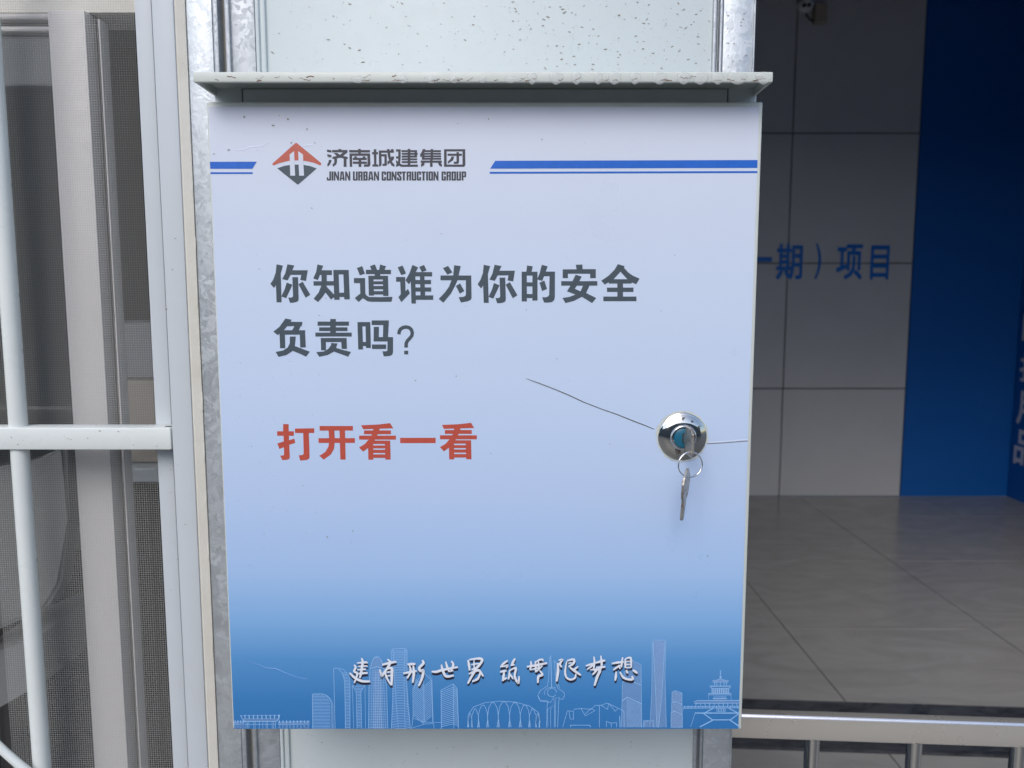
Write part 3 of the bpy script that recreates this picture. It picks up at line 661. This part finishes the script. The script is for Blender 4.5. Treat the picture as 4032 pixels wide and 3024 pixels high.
# -- brush-written line
def A3(x, y): return (1300 + x / 3.16, 2500 + y / 3.16)
def A4(x, y): return (1900 + x / 3.16, 2500 + y / 3.16)
brush3 = [([(392, 285), (406, 330), (396, 400), (386, 470), (370, 535)], 24), ([(335, 347), (445, 338), (462, 352)], 22), ([(345, 387), (470, 384)], 16), ([(338, 430), (448, 424)], 19), ([(352, 478), (468, 470)], 22),
 ([(298, 368), (318, 400), (300, 452), (338, 482), (302, 595)], 21), ([(243, 468), (308, 530), (400, 572), (500, 574)], 25),
 ([(648, 368), (740, 346), (826, 330)], 27), ([(712, 298), (748, 340), (705, 420), (660, 485), (640, 500), (618, 425)], 22), ([(700, 425), (765, 412), (768, 520), (765, 625)], 26), ([(685, 440), (700, 520), (758, 622)], 20), ([(700, 462), (765, 456)], 15), ([(705, 508), (765, 500)], 15),
 ([(962, 362), (1062, 358)], 26), ([(910, 475), (1000, 458), (1078, 444)], 24), ([(985, 372), (1002, 450), (958, 537)], 23), ([(1035, 378), (1042, 480), (1028, 592)], 26), ([(1148, 310), (1160, 350), (1110, 405), (1125, 445), (1158, 440), (1148, 520), (1103, 632)], 25),
 ([(1263, 452), (1320, 456), (1400, 432), (1590, 396)], 25), ([(1385, 366), (1402, 440), (1445, 512), (1540, 500)], 25), ([(1438, 328), (1458, 400), (1482, 455)], 23), ([(1508, 320), (1532, 368), (1500, 452)], 23), ([(1470, 455), (1535, 440)], 15),
 ([(1716, 308), (1728, 370), (1736, 440)], 24), ([(1730, 304), (1850, 290), (1892, 312), (1835, 395), (1760, 430)], 24), ([(1755, 368), (1855, 352)], 15), ([(1790, 305), (1792, 420)], 15), ([(1835, 395), (1790, 460), (1712, 602)], 25), ([(1725, 482), (1800, 450), (1855, 440), (1905, 512)], 23), ([(1870, 455), (1838, 540), (1768, 575)], 23)]
brush4 = [([(222, 400), (265, 350), (315, 315)], 23), ([(240, 395), (310, 375), (295, 410)], 19), ([(404, 288), (360, 372)], 24), ([(348, 378), (400, 366)], 17), ([(218, 458), (300, 440)], 22), ([(270, 450), (262, 510), (252, 570)], 25), ([(240, 565), (305, 528)], 20), ([(335, 440), (332, 500), (322, 550)], 21), ([(330, 442), (412, 408), (400, 500), (418, 560), (446, 592), (455, 508)], 21), ([(340, 482), (382, 545)], 18),
 ([(550, 392), (680, 372), (804, 345)], 26), ([(600, 322), (605, 370), (590, 432)], 21), ([(655, 322), (662, 400), (660, 458)], 19), ([(695, 322), (702, 440)], 18), ([(650, 345), (700, 310), (745, 302), (752, 325)], 17), ([(590, 432), (720, 402)], 16), ([(660, 462), (745, 380)], 17), ([(715, 440), (742, 492), (695, 515), (688, 594)], 24),
 ([(945, 312), (990, 306), (962, 358), (985, 398)], 21), ([(935, 345), (938, 450), (922, 575)], 26), ([(1048, 325), (1028, 440), (1040, 520), (1095, 552), (1150, 530), (1160, 480)], 19), ([(1050, 318), (1132, 302), (1130, 350), (1070, 392)], 24), ([(1065, 350), (1110, 342)], 14), ([(1085, 400), (1140, 440), (1222, 498)], 26), ([(1192, 388), (1120, 442)], 18),
 ([(1385, 266), (1392, 340), (1380, 432)], 20), ([(1470, 254), (1482, 340), (1478, 415)], 22), ([(1282, 382), (1400, 350)], 22), ([(1298, 425), (1385, 370)], 17), ([(1400, 345), (1526, 312)], 24), ([(1410, 405), (1528, 392)], 21), ([(1338, 432), (1430, 420)], 16), ([(1430, 428), (1368, 492)], 19), ([(1385, 445), (1460, 428), (1425, 520), (1392, 628)], 26),
 ([(1606, 352), (1755, 330)], 23), ([(1742, 274), (1725, 400)], 21), ([(1715, 370), (1625, 432)], 19), ([(1690, 370), (1712, 420)], 16), ([(1775, 292), (1776, 410)], 21), ([(1775, 294), (1842, 284), (1848, 405)], 21), ([(1780, 328), (1845, 324)], 13), ([(1780, 366), (1845, 360)], 13), ([(1778, 404), (1850, 400)], 14), ([(1662, 450), (1658, 510), (1650, 565)], 23), ([(1708, 455), (1750, 525), (1820, 550), (1868, 545), (1858, 508)], 22), ([(1785, 432), (1805, 475)], 20), ([(1868, 432), (1925, 472)], 24)]
for base, mm, nm, ox, oy in ((YP - .00025, M['ink_shadow'], 'brush_shadow', 3, 31), (YP - .00048, M['ink_white'], 'brush_lettering', 0, 0)):
    k = Ink(base, 2.2e-6)
    for fn, ss in ((A3, brush3), (A4, brush4)):
        for pts, wd in ss:
            n = len(pts); tp = [.62] + [1.12] * (n - 2) + [.72]
            if n == 2: pts = [pts[0], ((pts[0][0] + pts[1][0]) / 2, (pts[0][1] + pts[1][1]) / 2 - 1), pts[1]]; tp = [.62, 1.15, .78]
            q, tq = [], []
            for i in range(len(pts) - 1):                       # smooth the stroke through its points
                p0, p1, p2, p3 = pts[max(i - 1, 0)], pts[i], pts[i + 1], pts[min(i + 2, len(pts) - 1)]
                for j in range(4):
                    u = j / 4; f = lambda c: .5 * (2 * p1[c] + (p2[c] - p0[c]) * u + (2 * p0[c] - 5 * p1[c] + 4 * p2[c] - p3[c]) * u * u + (3 * p1[c] - p0[c] - 3 * p2[c] + p3[c]) * u ** 3)
                    q.append((f(0), f(1))); tq.append(tp[i] + (tp[i + 1] - tp[i]) * u)
            q.append(pts[-1]); tq.append(tp[-1])
            k.line([fn(a + ox, b + oy) for a, b in q], wd / 3.16 * 1.25, tq)
    k.done(nm, mm)

# -- skyline drawing along the foot of the poster
def S5(x, y): return (850 + x / 2.011, 2500 + y / 2.011)
def S6(x, y): return (1850 + x / 2.011, 2450 + y / 2.011)
fill = ln = None
def NEW(last=False):
    global fill, ln
    if ln is not None:
        if len(fill.bm.faces): fill.done('building_tint', M['ink_tint'], kind='stuff')
        else: fill.bm.free()
        ln.done('building_drawing', M['ink_line2'])
    fill = Ink(YP, 6e-6); ln = Ink(YP - .0001, 4e-6)
NEW()
def LN(fn, pts, wd=2.2, closed=False): ln.line([fn(*p) for p in pts], wd, None, closed)
def FL(fn, pts): fill.poly([fn(*p) for p in pts])
BT = 742
# long low hall at the left
LN(S5, [(195, 634), (212, 668), (232, 686), (480, 684), (498, 665), (506, 632)], 3)
LN(S5, [(200, 640), (505, 636)], 1.5); FL(S5, [(212, 660), (496, 658), (478, 684), (234, 686)])
for i in range(9): LN(S5, [(230 + i * 33.5, 632), (231 + i * 33.5, 664)], 4)
LN(S5, [(232, 708), (480, 706)], 2)
for i in (238, 250, 262, 300, 312, 345, 372, 398, 410, 446, 458, 472): LN(S5, [(i, 686), (i, BT)], 1.8)
for (a, b, n) in ((142, 228, 4), (490, 744, 9)):
    LN(S5, [(a, 690), (b, 684)], 2); FL(S5, [(a, 694), (b, 690), (b, 708), (a, 708)]); LN(S5, [(a, 708), (b, 706)], 2)
    for i in range(n):
        q = a + (i + .5) * (b - a) / n; LN(S5, [(q, 676), (q, 698)], 4)
        FL(S5, [(q - 8, 712), (q + 8, 712), (q + 8, BT - 2), (q - 8, BT - 2)])
NEW()
# rounded slab tower with level floors
def arcp(cx, cy, rx, ry, a0, a1, n=10): return [(cx + rx * math.cos(R(a0 + (a1 - a0) * i / n)), cy - ry * math.sin(R(a0 + (a1 - a0) * i / n))) for i in range(n + 1)]
LN(S5, [(765, 468)] + arcp(830, 570, 88, 104, 90, 0) + [(920, BT)], 2.4); LN(S5, arcp(830, 570, 98, 104, 70, 0) + [(930, BT)], 1.6); LN(S5, [(765, 468), (768, BT)], 2.4)
for i in range(24):
    y = 476 + i * 11.3; xr = 908 if y > 560 else 830 + 78 * math.sqrt(max(0, 1 - ((570 - y) / 100) ** 2)); LN(S5, [(768, y), (xr, y)], 2)
NEW()
# tall curved tower
LN(S5, [(944, BT), (933, 268), (950, 262)] + arcp(970, 380, 92, 116, 90, 0, 8) + [(1062, BT)], 2)
LN(S5, arcp(960, 400, 60, 130, 80, 0, 8) + [(1028, BT)], 2)
for i in range(38):
    y = 300 + i * 11.7; LN(S5, [(1000 + min(22, (y - 290) * .3), y), (1030 + min(30, (y - 290) * .35), y)], 2)
NEW()
# flared tower
LN(S5, [(1092, BT), (1080, 400), (1180, 398), (1185, BT)], 1.6); LN(S5, [(1082, 402), (1112, 450), (1118, BT)], 2); LN(S5, [(1178, 400), (1148, 450), (1155, BT)], 2)
for i in range(28): LN(S5, [(1098 + min(20, i * 4.5), 410 + i * 11.8), (1165 - min(14, i * 3.5), 410 + i * 11.8)], 2)
NEW()
# bullet tower
LN(S5, [(1210, BT), (1212, 430), (1222, 262), (1240, 205), (1258, 175), (1290, 172), (1312, 200), (1332, 262), (1352, 420), (1362, BT)], 2.2)
FL(S5, [(1222, 262), (1240, 205), (1258, 175), (1290, 172), (1312, 200), (1332, 262)]); LN(S5, [(1222, 268), (1278, 252), (1332, 265)], 2.6)
for i in range(36): y = 285 + i * 12.8; LN(S5, [(1220 - min(9, i * .6), y), (1334 + min(27, i), y)], 1.5)
for i in range(1, 9): LN(S5, [(1228 + i * 12, 270), (1212 + i * 16.5, BT)], 1.3)
FL(S5, [(1250, 270), (1310, 268), (1320, BT), (1240, BT)])
NEW()
# tallest faceted tower
LN(S5, [(1390, BT), (1400, 520), (1402, 400), (1388, 130), (1402, 110), (1500, 108), (1514, 128), (1512, 400), (1520, 560), (1540, BT)], 2.2)
LN(S5, [(1402, 110), (1408, 200), (1430, 560), (1445, BT)], 1.5); LN(S5, [(1496, 108), (1490, 400), (1498, BT)], 1.5)
for i in range(48):
    y = 122 + i * 13; k_ = min(1, i / 40); LN(S5, [(1394 + 6 * math.sin(k_ * 3), y), (1412 + 26 * k_, y + 6), (1492, y + 6), (1514 + 24 * max(0, k_ - .5) * 2, y - 2)], 2)
NEW()
# chevron towers
LN(S5, [(1562, 650), (1560, 430), (1625, 310), (1650, 300), (1706, 360), (1718, 690)], 2); LN(S5, [(1645, 320), (1650, 690)], 2); LN(S5, [(1690, 320), (1712, 352), (1720, 688)], 1.4)
for i in range(24):
    y = 345 + i * 15
    if y < 650: LN(S5, [(1564, min(660, y + 60 if y > 380 else y + 40)), (1648, y)][::-1] if False else [(1564, y - 10), (1648, y + 58)], 2.2)
    if y < 640: LN(S5, [(1650, y + 58), (1708, y + 12)], 2)
LN(S5, [(1555, 655), (1650, 690), (1785, 692)], 1.8); LN(S5, [(1562, 650), (1550, BT)], 2); LN(S5, [(1560, 735), (1650, 705), (1725, 700), (1728, BT)], 1.8)
NEW()
LN(S5, [(1786, BT), (1783, 438), (1880, 388), (1910, 425), (1922, BT)], 2.4); LN(S5, [(1880, 388), (1884, BT)], 2)
for i in range(22):
    y = 442 + i * 14.5
    if y < BT - 12: LN(S5, [(1785, y + 8), (1882, y - 30 + i * .8)], 2.1); LN(S5, [(1883, y - 30 + i * .8), (1912 + i * .4, y + 4)], 2)
NEW()
# oval stadium of petals
cx_, hw_ = 270, 285
for i in range(-1, 10):
    a0 = PI - PI * (i + .5) / 10; a1 = PI - PI * (i + 1.5) / 10
    xa, xb = cx_ + hw_ * math.cos(a0) * 1.0, cx_ + hw_ * math.cos(a1)
    ta = 628 + 150 * (1 - abs(math.sin((a0 + a1) / 2))) * .9
    xm = (xa + xb) / 2
    LN(S6, [(xa + 4, 832), (xa - 1, 740), (xa + (xm - xa) * .25, ta + 40), (xm - (xm - xa) * .3, ta + 6), (xm, ta), (xm + (xb - xm) * .3, ta + 6), (xb - (xb - xm) * .25, ta + 40), (xb + 1, 740), (xb - 4, 832)], 2)
    LN(S6, [(xa + 14 * math.sin(a0), 832), (xa + 1, 760), (xa - 12 * math.sin(a0), 832)], 1.5)
LN(S6, [(-18, 832), (-12, 730), (30, 670), (120, 636), (240, 624), (360, 632), (470, 662), (545, 715), (556, 790), (545, 832)], 2)
NEW()
# sculpture on curved legs
LN(S6, [(640, 262), (648, 520)], 3); LN(S6, [(630, 275), (624, 450), (615, 505), (560, 540), (538, 580), (555, 615), (620, 625), (612, 660), (608, 832)], 2)
LN(S6, [(665, 300), (672, 320), (680, 480), (700, 525), (745, 555), (750, 580), (735, 610), (705, 605), (695, 832)], 2); LN(S6, [(672, 300), (690, 330), (690, 470), (712, 520)], 1.6)
LN(S6, arcp(650, 556, 36, 34, 0, 330, 16), 2.2); LN(S6, arcp(650, 560, 60, 46, 200, 60, 12), 1.8)
LN(S6, [(540, 590), (560, 625), (640, 634), (665, 595), (672, 700), (668, 832)], 2); LN(S6, [(640, 832), (640, 690), (662, 655), (615, 690), (618, 832)], 1.6)
LN(S6, [(678, 832), (680, 600), (712, 595)], 1.6)
NEW()
# faceted museum
LN(S6, [(735, 832), (772, 702), (820, 705), (822, 768), (795, 766), (785, 703)], 2); LN(S6, [(820, 690), (880, 682), (960, 690), (990, 660), (1045, 656), (1085, 640), (1175, 680), (1220, 705), (1222, 830)], 2)
LN(S6, [(880, 682), (915, 742), (990, 700), (960, 682), (905, 735)], 1.8); LN(S6, [(1040, 658), (1090, 690), (1100, 642), (1150, 705), (1175, 682)], 1.8); LN(S6, [(1026, 656), (1026, 832)], 2)
LN(S6, [(798, 830), (798, 815), (950, 815), (955, 832)], 2.4); LN(S6, [(1082, 830), (1080, 785), (1120, 800), (1120, 830)], 2); LN(S6, [(1120, 798), (1162, 795), (1162, 830)], 2); LN(S6, [(1186, 742), (1190, 832)], 3)
NEW()
# glass towers
FL(S6, [(1282, 300), (1356, 335), (1360, 500), (1282, 470), (1215, 470), (1222, 400)]); FL(S6, [(1208, 480), (1245, 462), (1358, 500), (1360, 640), (1245, 600), (1206, 628)]); FL(S6, [(1202, 628), (1245, 592), (1362, 645), (1366, 832), (1200, 832)])
LN(S6, [(1215, 470), (1222, 395), (1282, 300), (1356, 335), (1362, 832)], 1.6); LN(S6, [(1210, 476), (1245, 458), (1358, 497)], 2.6); LN(S6, [(1203, 628), (1245, 592), (1361, 646)], 2.6); LN(S6, [(1245, 592), (1248, 832)], 1.4); LN(S6, [(1208, 478), (1200, 832)], 1.6)
for i in range(14): LN(S6, [(1256 + i * 7.6, 612 + i * 2.6), (1257 + i * 7.8, 832)], .9)
NEW()
FL(S6, [(1445, 142), (1552, 142), (1548, 420), (1555, 832), (1425, 832), (1442, 520)]); FL(S6, [(1452, 150), (1545, 150), (1520, 560), (1500, 832), (1478, 832), (1468, 560)])
LN(S6, [(1425, 832), (1440, 560), (1444, 142), (1552, 142), (1546, 420), (1556, 832)], 1.6); LN(S6, [(1452, 150), (1470, 560), (1482, 832)], 1.8); LN(S6, [(1545, 150), (1522, 560), (1494, 832)], 1.8)
NEW()
FL(S6, [(1376, 778), (1455, 778), (1456, 832), (1376, 832)]); LN(S6, [(1376, 832), (1376, 778), (1455, 778), (1456, 832)], 2); LN(S6, [(1385, 832), (1385, 788), (1447, 788), (1447, 832)], 1.2)
NEW()
for q in ([(1600, 555), (1625, 540), (1680, 560), (1680, 648), (1620, 630), (1598, 640)], [(1597, 640), (1620, 628), (1682, 650), (1682, 730), (1618, 705), (1596, 718)], [(1593, 718), (1618, 703), (1683, 732), (1684, 832), (1592, 832)]):
    FL(S6, q); FL(S6, q); LN(S6, q, 1.6, True)
NEW()
# pavilion on its terraces
LN(S6, [(1984, 380), (1985, 450)], 3); LN(S6, [(1975, 430), (1996, 430)], 2.5); LN(S6, [(1978, 440), (1993, 440)], 3)
FL(S6, [(1920, 466), (1985, 446), (2048, 466), (2044, 474), (1924, 474)]); FL(S6, [(1920, 466), (1985, 446), (2048, 466), (2044, 474), (1924, 474)]); LN(S6, [(1918, 464), (1960, 458), (1984, 446), (2010, 458), (2050, 464)], 2.5); LN(S6, [(1924, 474), (2044, 474)], 2)
for x in (1938, 1956, 1984, 2012, 2030): LN(S6, [(x, 475), (x, 500)], 2.5)
FL(S6, [(1900, 503), (2066, 503), (2050, 516), (1915, 516)]); LN(S6, [(1898, 505), (2068, 505)], 3); LN(S6, [(1902, 512), (1918, 525), (2050, 525), (2064, 512)], 2.5)
FL(S6, [(1912, 526), (2056, 526), (2050, 562), (1918, 562)])
for i in range(10): LN(S6, [(1918 + i * 14.6, 526), (1918 + i * 14.6, 562)], 3)
LN(S6, [(1890, 565), (2068, 565)], 3); LN(S6, [(1890, 575), (2068, 575)], 2.4); LN(S6, [(1890, 562), (1890, 612)], 1.5); LN(S6, [(2068, 562), (2068, 612)], 1.5)
LN(S6, [(1925, 602), (2035, 602)], 3.5); LN(S6, [(1930, 590), (2030, 590)], 2); FL(S6, [(1925, 604), (2035, 604), (2030, 632), (1930, 632)])
FL(S6, [(1772, 628), (1800, 620), (2140, 618), (2140, 640), (1778, 642)]); LN(S6, [(1772, 630), (1800, 620), (2140, 618)], 2.5); LN(S6, [(1778, 642), (2140, 640)], 2.5)
for x in range(1790, 2140, 36): LN(S6, [(x, 642), (x, 662)], 2.5)
LN(S6, [(1692, 668), (2140, 664)], 2.5); LN(S6, [(1692, 680), (2140, 676)], 3); LN(S6, [(1692, 668), (1690, 700)], 1)
for x in range(1700, 2140, 28): LN(S6, [(x, 660), (x, 678)], 2.5)
LN(S6, [(1785, 718), (2138, 718)], 4.5); LN(S6, [(1785, 712), (1748, 826)], 1.8)
LN(S6, [(1925, 680), (1850, 722), (1920, 772), (2062, 772), (2130, 722), (2050, 680)], 4); LN(S6, [(1922, 775), (1820, 828)], 4.5); LN(S6, [(2062, 775), (2138, 828)], 4.5)
LN(S6, [(1955, 684), (2022, 684), (2022, 706), (1955, 706)], 1.8, True)
for i in range(3): LN(S6, [(1968 + i * 20, 689), (1972 + i * 20, 702)], 4)
NEW(); fill.bm.free(); ln.bm.free()
# -- cut, ridges and dirt on the film
k = Ink(YP - .0001); k.line([(2072, 1491), (2120, 1508), (2180, 1531), (2240, 1556), (2300, 1584), (2370, 1611), (2430, 1632), (2500, 1660), (2545, 1677), (2576, 1690)], 3.2, [.5, 1, 1, 1.1, 1, .9, 1, 1.2, 1, .7]); k.done('cut_and_ridge_line', M['crack'])
def ridge(pts, wd, h, mat):
    bm = bmesh.new(); q = [P(a, b, -.0006) for a, b in pts]; n = len(q); rows = []
    for i, p in enumerate(q):
        t = (q[min(i + 1, n - 1)] - q[max(i - 1, 0)]).normalized(); nn = Vector((-t.z, 0, t.x)) * (wd * .7 / FPX / 2)
        hh = h * math.sin(PI * (i + .35) / (n - .3))
        rows.append([bm.verts.new(p + nn), bm.verts.new(p + nn * .3 + Vector((0, -hh, 0))), bm.verts.new(p - nn * .3 + Vector((0, -hh, 0))), bm.verts.new(p - nn)])
    for a, b in zip(rows, rows[1:]):
        for j in range(3): bm.faces.new((a[j], a[j + 1], b[j + 1], b[j]))
    obj('film_ridge', bm, mat, po, smooth=True)
ridge([(2782, 1744), (2830, 1741), (2880, 1737), (2944, 1732)], 5, .0003, M['ridge'])
ridge([S5(250, 205), S5(320, 230), S5(400, 265), S5(470, 268), S5(545, 300), S5(640, 335), S5(730, 352)], 6, .0003, M['ridge_blue'])
ridge([(928, 592), (960, 590), (990, 578), (1030, 577), (1060, 560)], 6, .00012, M['ridge'])
ridge([(1165, 592), (1190, 577), (1230, 570)], 6, .00012, M['ridge'])
k = Ink(YP - .0001)  # thin dark line along the lower edge of the ridge
for pts in ([(2784, 1747), (2860, 1743), (2944, 1736)],): k.line(pts, 2)
k.done('cut_and_ridge_line', M['crack'])
specks('dirt_flecks', po, YP - .0002, [(835, 2960, 440, 2300, 90, .00015, .0009, 1.1), (930, 1260, 1400, 2400, 200, .00012, .0005, 1.1), (840, 1300, 440, 640, 16, .0003, .0011, 1.3), (960, 2880, 2300, 2850, 40, .00015, .0005, 1.1)], M['speck'], 11)
# wear on the canopy lip
def lipz(q): return Z(q, yl)
bm = bmesh.new(); rnd = random.Random(21)
for _ in range(46):
    p = P(rnd.uniform(840, 3000), rnd.choice([rnd.uniform(314, 323), rnd.uniform(300, 322)]), yl)
    pts = []; x_, z_ = p.x, p.z
    for i in range(rnd.randint(3, 6)):
        pts.append((x_, z_)); x_ += rnd.uniform(.0004, .0022); z_ += rnd.uniform(-.0012, .0012); z_ = max(cz0_ + .0016, min(cz1_ - .002, z_))
    wv = rnd.uniform(.00015, .0005)
    row = [(bm.verts.new((a, yl - .0001, b + wv * rnd.uniform(.4, 1))), bm.verts.new((a, yl - .0001, b - wv * rnd.uniform(.4, 1)))) for a, b in pts]
    for a, b in zip(row, row[1:]): bm.faces.new((a[0], a[1], b[1], b[0]))
obj('rust_chips', bm, M['rust'], cn, rec=False, kind='stuff')
drops = [(1410, 26), (1585, 20), (1700, 26), (1790, 16), (1900, 14), (2010, 24), (2095, 18), (2190, 26), (2270, 20), (2355, 16), (2420, 24), (2500, 20), (2596, 26), (2692, 24), (2757, 30), (2826, 22), (2905, 36), (3006, 28)]
for i, (q, hw) in enumerate(drops):
    p = P(q, 308 if i > 5 else 313, yl); bm = bmesh.new(); s = .70 / FPX
    ball(bm, (0, 0, 0), 1, hw * s, .0010, 23 * s if i > 5 else 13 * s, seg=16)
    for v in bm.verts:
        if v.co.z < 0: v.co.z *= 1.0
        v.co.x *= 1 + .25 * (v.co.z / (20 * s))
        v.co.y = min(v.co.y, .00002)
        v.co += Vector((p.x, yl - .00005, p.z))
    obj('water_drop', bm, M['water'], cn, smooth=True)

# lock
lc = P(2685.5, 1718, 0)
lk = obj('lock', bmesh.new(), M['chrome'], cb)
bm = bmesh.new()
lathe(bm, [(.0222, -.0004), (.0222, -.0014), (.0216, -.0021), (.0206, -.0024), (.0196, -.0030), (.0170, -.0046), (.0140, -.0056), (.0118, -.0060), (.0112, -.0072), (.0104, -.0078), (.0094, -.0078), (.0090, -.0070), (.0090, -.003)], lc, 72)
fixn(bm); b0 = base_of(lk)
for v in bm.verts: v.co -= b0
bm.to_mesh(lk.data); bm.free(); lk.data.polygons.foreach_set('use_smooth', [True] * len(lk.data.polygons)); lk.data.set_sharp_from_angle(angle=R(50))
bm = bmesh.new(); lathe(bm, [(0, -.0066), (.0078, -.0066), (.0087, -.0060), (.0087, -.003)], lc + Vector((-.0002, 0, -.0002)), 48); obj('core', bm, M['core_blue'], lk, ang=40)
obj('keyhole', BOX(lc.x - .0011, lc.x + .0011, -.0070, -.0066, lc.z - .0042, lc.z + .0040), M['dark_gap'], lk)
# stamped marks round the upper rim
for j, a in enumerate((150, 122, 92, 62, 34)):
    bm = bmesh.new(); rr = .0168; ca = Vector((math.cos(R(a)), 0, math.sin(R(a)))); tn = Vector((-math.sin(R(a)), 0, math.cos(R(a))))
    c_ = lc + ca * rr + Vector((0, -.0050, 0)); rn = random.Random(j * 5 + 1)
    for s_ in range(4):
        o1 = ca * rn.uniform(-.0018, .0018) + tn * rn.uniform(-.0012, .0012); dr_ = (tn if s_ % 2 else ca) * rn.uniform(.0008, .0016)
        tube(bm, [c_ + o1 - dr_, c_ + o1 + dr_], .00032, 6)
    obj('stamped_mark', bm, M['crack'], lk)
# torn film round the lock
bm = bmesh.new(); prev = None; first = None; rn = random.Random(4); rows = []
for i in range(60):
    a = 2 * PI * i / 60; r1 = .0219; r2 = .0226 + rn.uniform(0, .0014) + (.0008 if 20 < i < 30 else 0)
    rows.append([bm.verts.new((lc.x + r1 * math.cos(a), -.0010, lc.z + r1 * math.sin(a))), bm.verts.new((lc.x + r2 * math.cos(a), -.0011 + rn.uniform(-.0003, .0002), lc.z + r2 * math.sin(a)))])
for i in range(60): a, b = rows[i], rows[(i + 1) % 60]; bm.faces.new((a[0], a[1], b[1], b[0]))
obj('torn_film_edge', bm, M['cab_paint'], lk)

# keys
ks = thing('key_ring', 'split ring with two nickel keys, one turned into the cabinet lock', 'keys', (lc.x, -.03, lc.z - .02))
kx = lc.x + .0006
bm = bmesh.new()
prof = [(-.0062, .0036), (-.013, .0036), (-.0135, .0075), (-.018, .0125), (-.034, .0125), (-.040, .0085), (-.041, -.0085), (-.035, -.0125), (-.018, -.0125), (-.0135, -.0085), (-.013, -.0036), (-.0062, -.0036)]
plate(bm, [Vector((kx - .001, y, lc.z + z)) for y, z in prof], (.0022, 0, 0))
bmesh.ops.bevel(bm, geom=bm.edges[:], offset=.0003, segments=1, affect='EDGES'); key1 = obj('key', bm, M['nickel'], ks, label='key in the lock, seen nearly edge on')
bm = bmesh.new(); rcx = P(2717, 1829, -.036); rr = 50.0 * .664 / FPX
for yo, ph in ((0, 0), (-.0010, .3)):
    tube(bm, [rcx + Vector((rr * math.cos(2 * PI * i / 48), yo + .0025 * math.sin(2 * PI * i / 48 + 1.2), rr * 1.0 * math.sin(2 * PI * i / 48))) for i in range(48)], .00065, 8, closed=True)
obj('split_ring', bm, M['bright_steel'], ks, smooth=True)
bm = bmesh.new()
half = [(.0, .0004), (.0035, -.0012), (.0095, -.007), (.0112, -.013), (.0105, -.020), (.0080, -.0265), (.0045, -.0268), (.0042, -.0300), (.0036, -.0440), (.0015, -.0462)]
pts = [(a, z) for a, z in half] + [(-a * .95, z) for a, z in reversed(half[1:])]
pts[12] = (pts[12][0], pts[12][1])
plate(bm, [Vector((a, 0, z)) for a, z in pts], (0, .0022, 0))
bmesh.ops.bevel(bm, geom=bm.edges[:], offset=.0003, segments=1, affect='EDGES')
mt = Matrix.Translation(P(2712, 1846, -.034)) @ Matrix.Rotation(R(5.0), 4, 'Y') @ Matrix.Rotation(R(64), 4, 'Z')
for v in bm.verts: v.co = mt @ v.co
obj('key', bm, M['nickel'], ks, label='second key hanging below the ring')

# ------------------------------------------------------------------ steel railing at the doorway
Yr = .30
rl = thing('railing', 'low stainless steel railing with upright tubes across the doorway', 'railing', (X(2900, 2850, Yr), Yr, 0))
pa = P(2890, 2816, Yr); ang = -R(3.6)
def rr_(bm):
    m = Matrix.Translation(pa) @ Matrix.Rotation(ang, 4, 'Z')
    for v in bm.verts: v.co = m @ v.co
    return bm
hb = (Z(2816, Yr) - Z(2905, Yr))
obj('top_rail', rr_(BOX(-.02, 1.6, 0, .018, -hb, 0, bev=.0012, seg=3)), M['steel'], rl, ang=60)
bm = bmesh.new(); plate(bm, [Vector((-.02, -.0008, -.0018)), Vector((1.6, -.0008, -.0018)), Vector((1.6, .0016, .0010)), Vector((-.02, .0016, .0010))], (0, .003, -.002)); obj('rail_highlight', rr_(bm), M['bright_steel'], rl)  # slanted bright strip added to make the sky highlight along the rail edge
d0 = X(3197, 2960, Yr) - pa.x; sp_ = (X(3583, 2960, Yr) - X(3197, 2960, Yr))
for i in range(9):
    bm = bmesh.new(); tube(bm, [(d0 + i * sp_ * 1.012, .009, -hb + .001), (d0 + i * sp_ * 1.012, .009, -.4), (d0 + i * sp_ * 1.012, .009, -pa.z)], .0098, 24, caps=False); obj('upright', rr_(bm), M['tube_steel'], rl, ang=60)
# slim end cap where the rail meets the post
obj('end_bracket', rr_(BOX(-.022, -.018, -.004, .024, -hb - .006, .004, bev=.001)), M['steel'], rl)
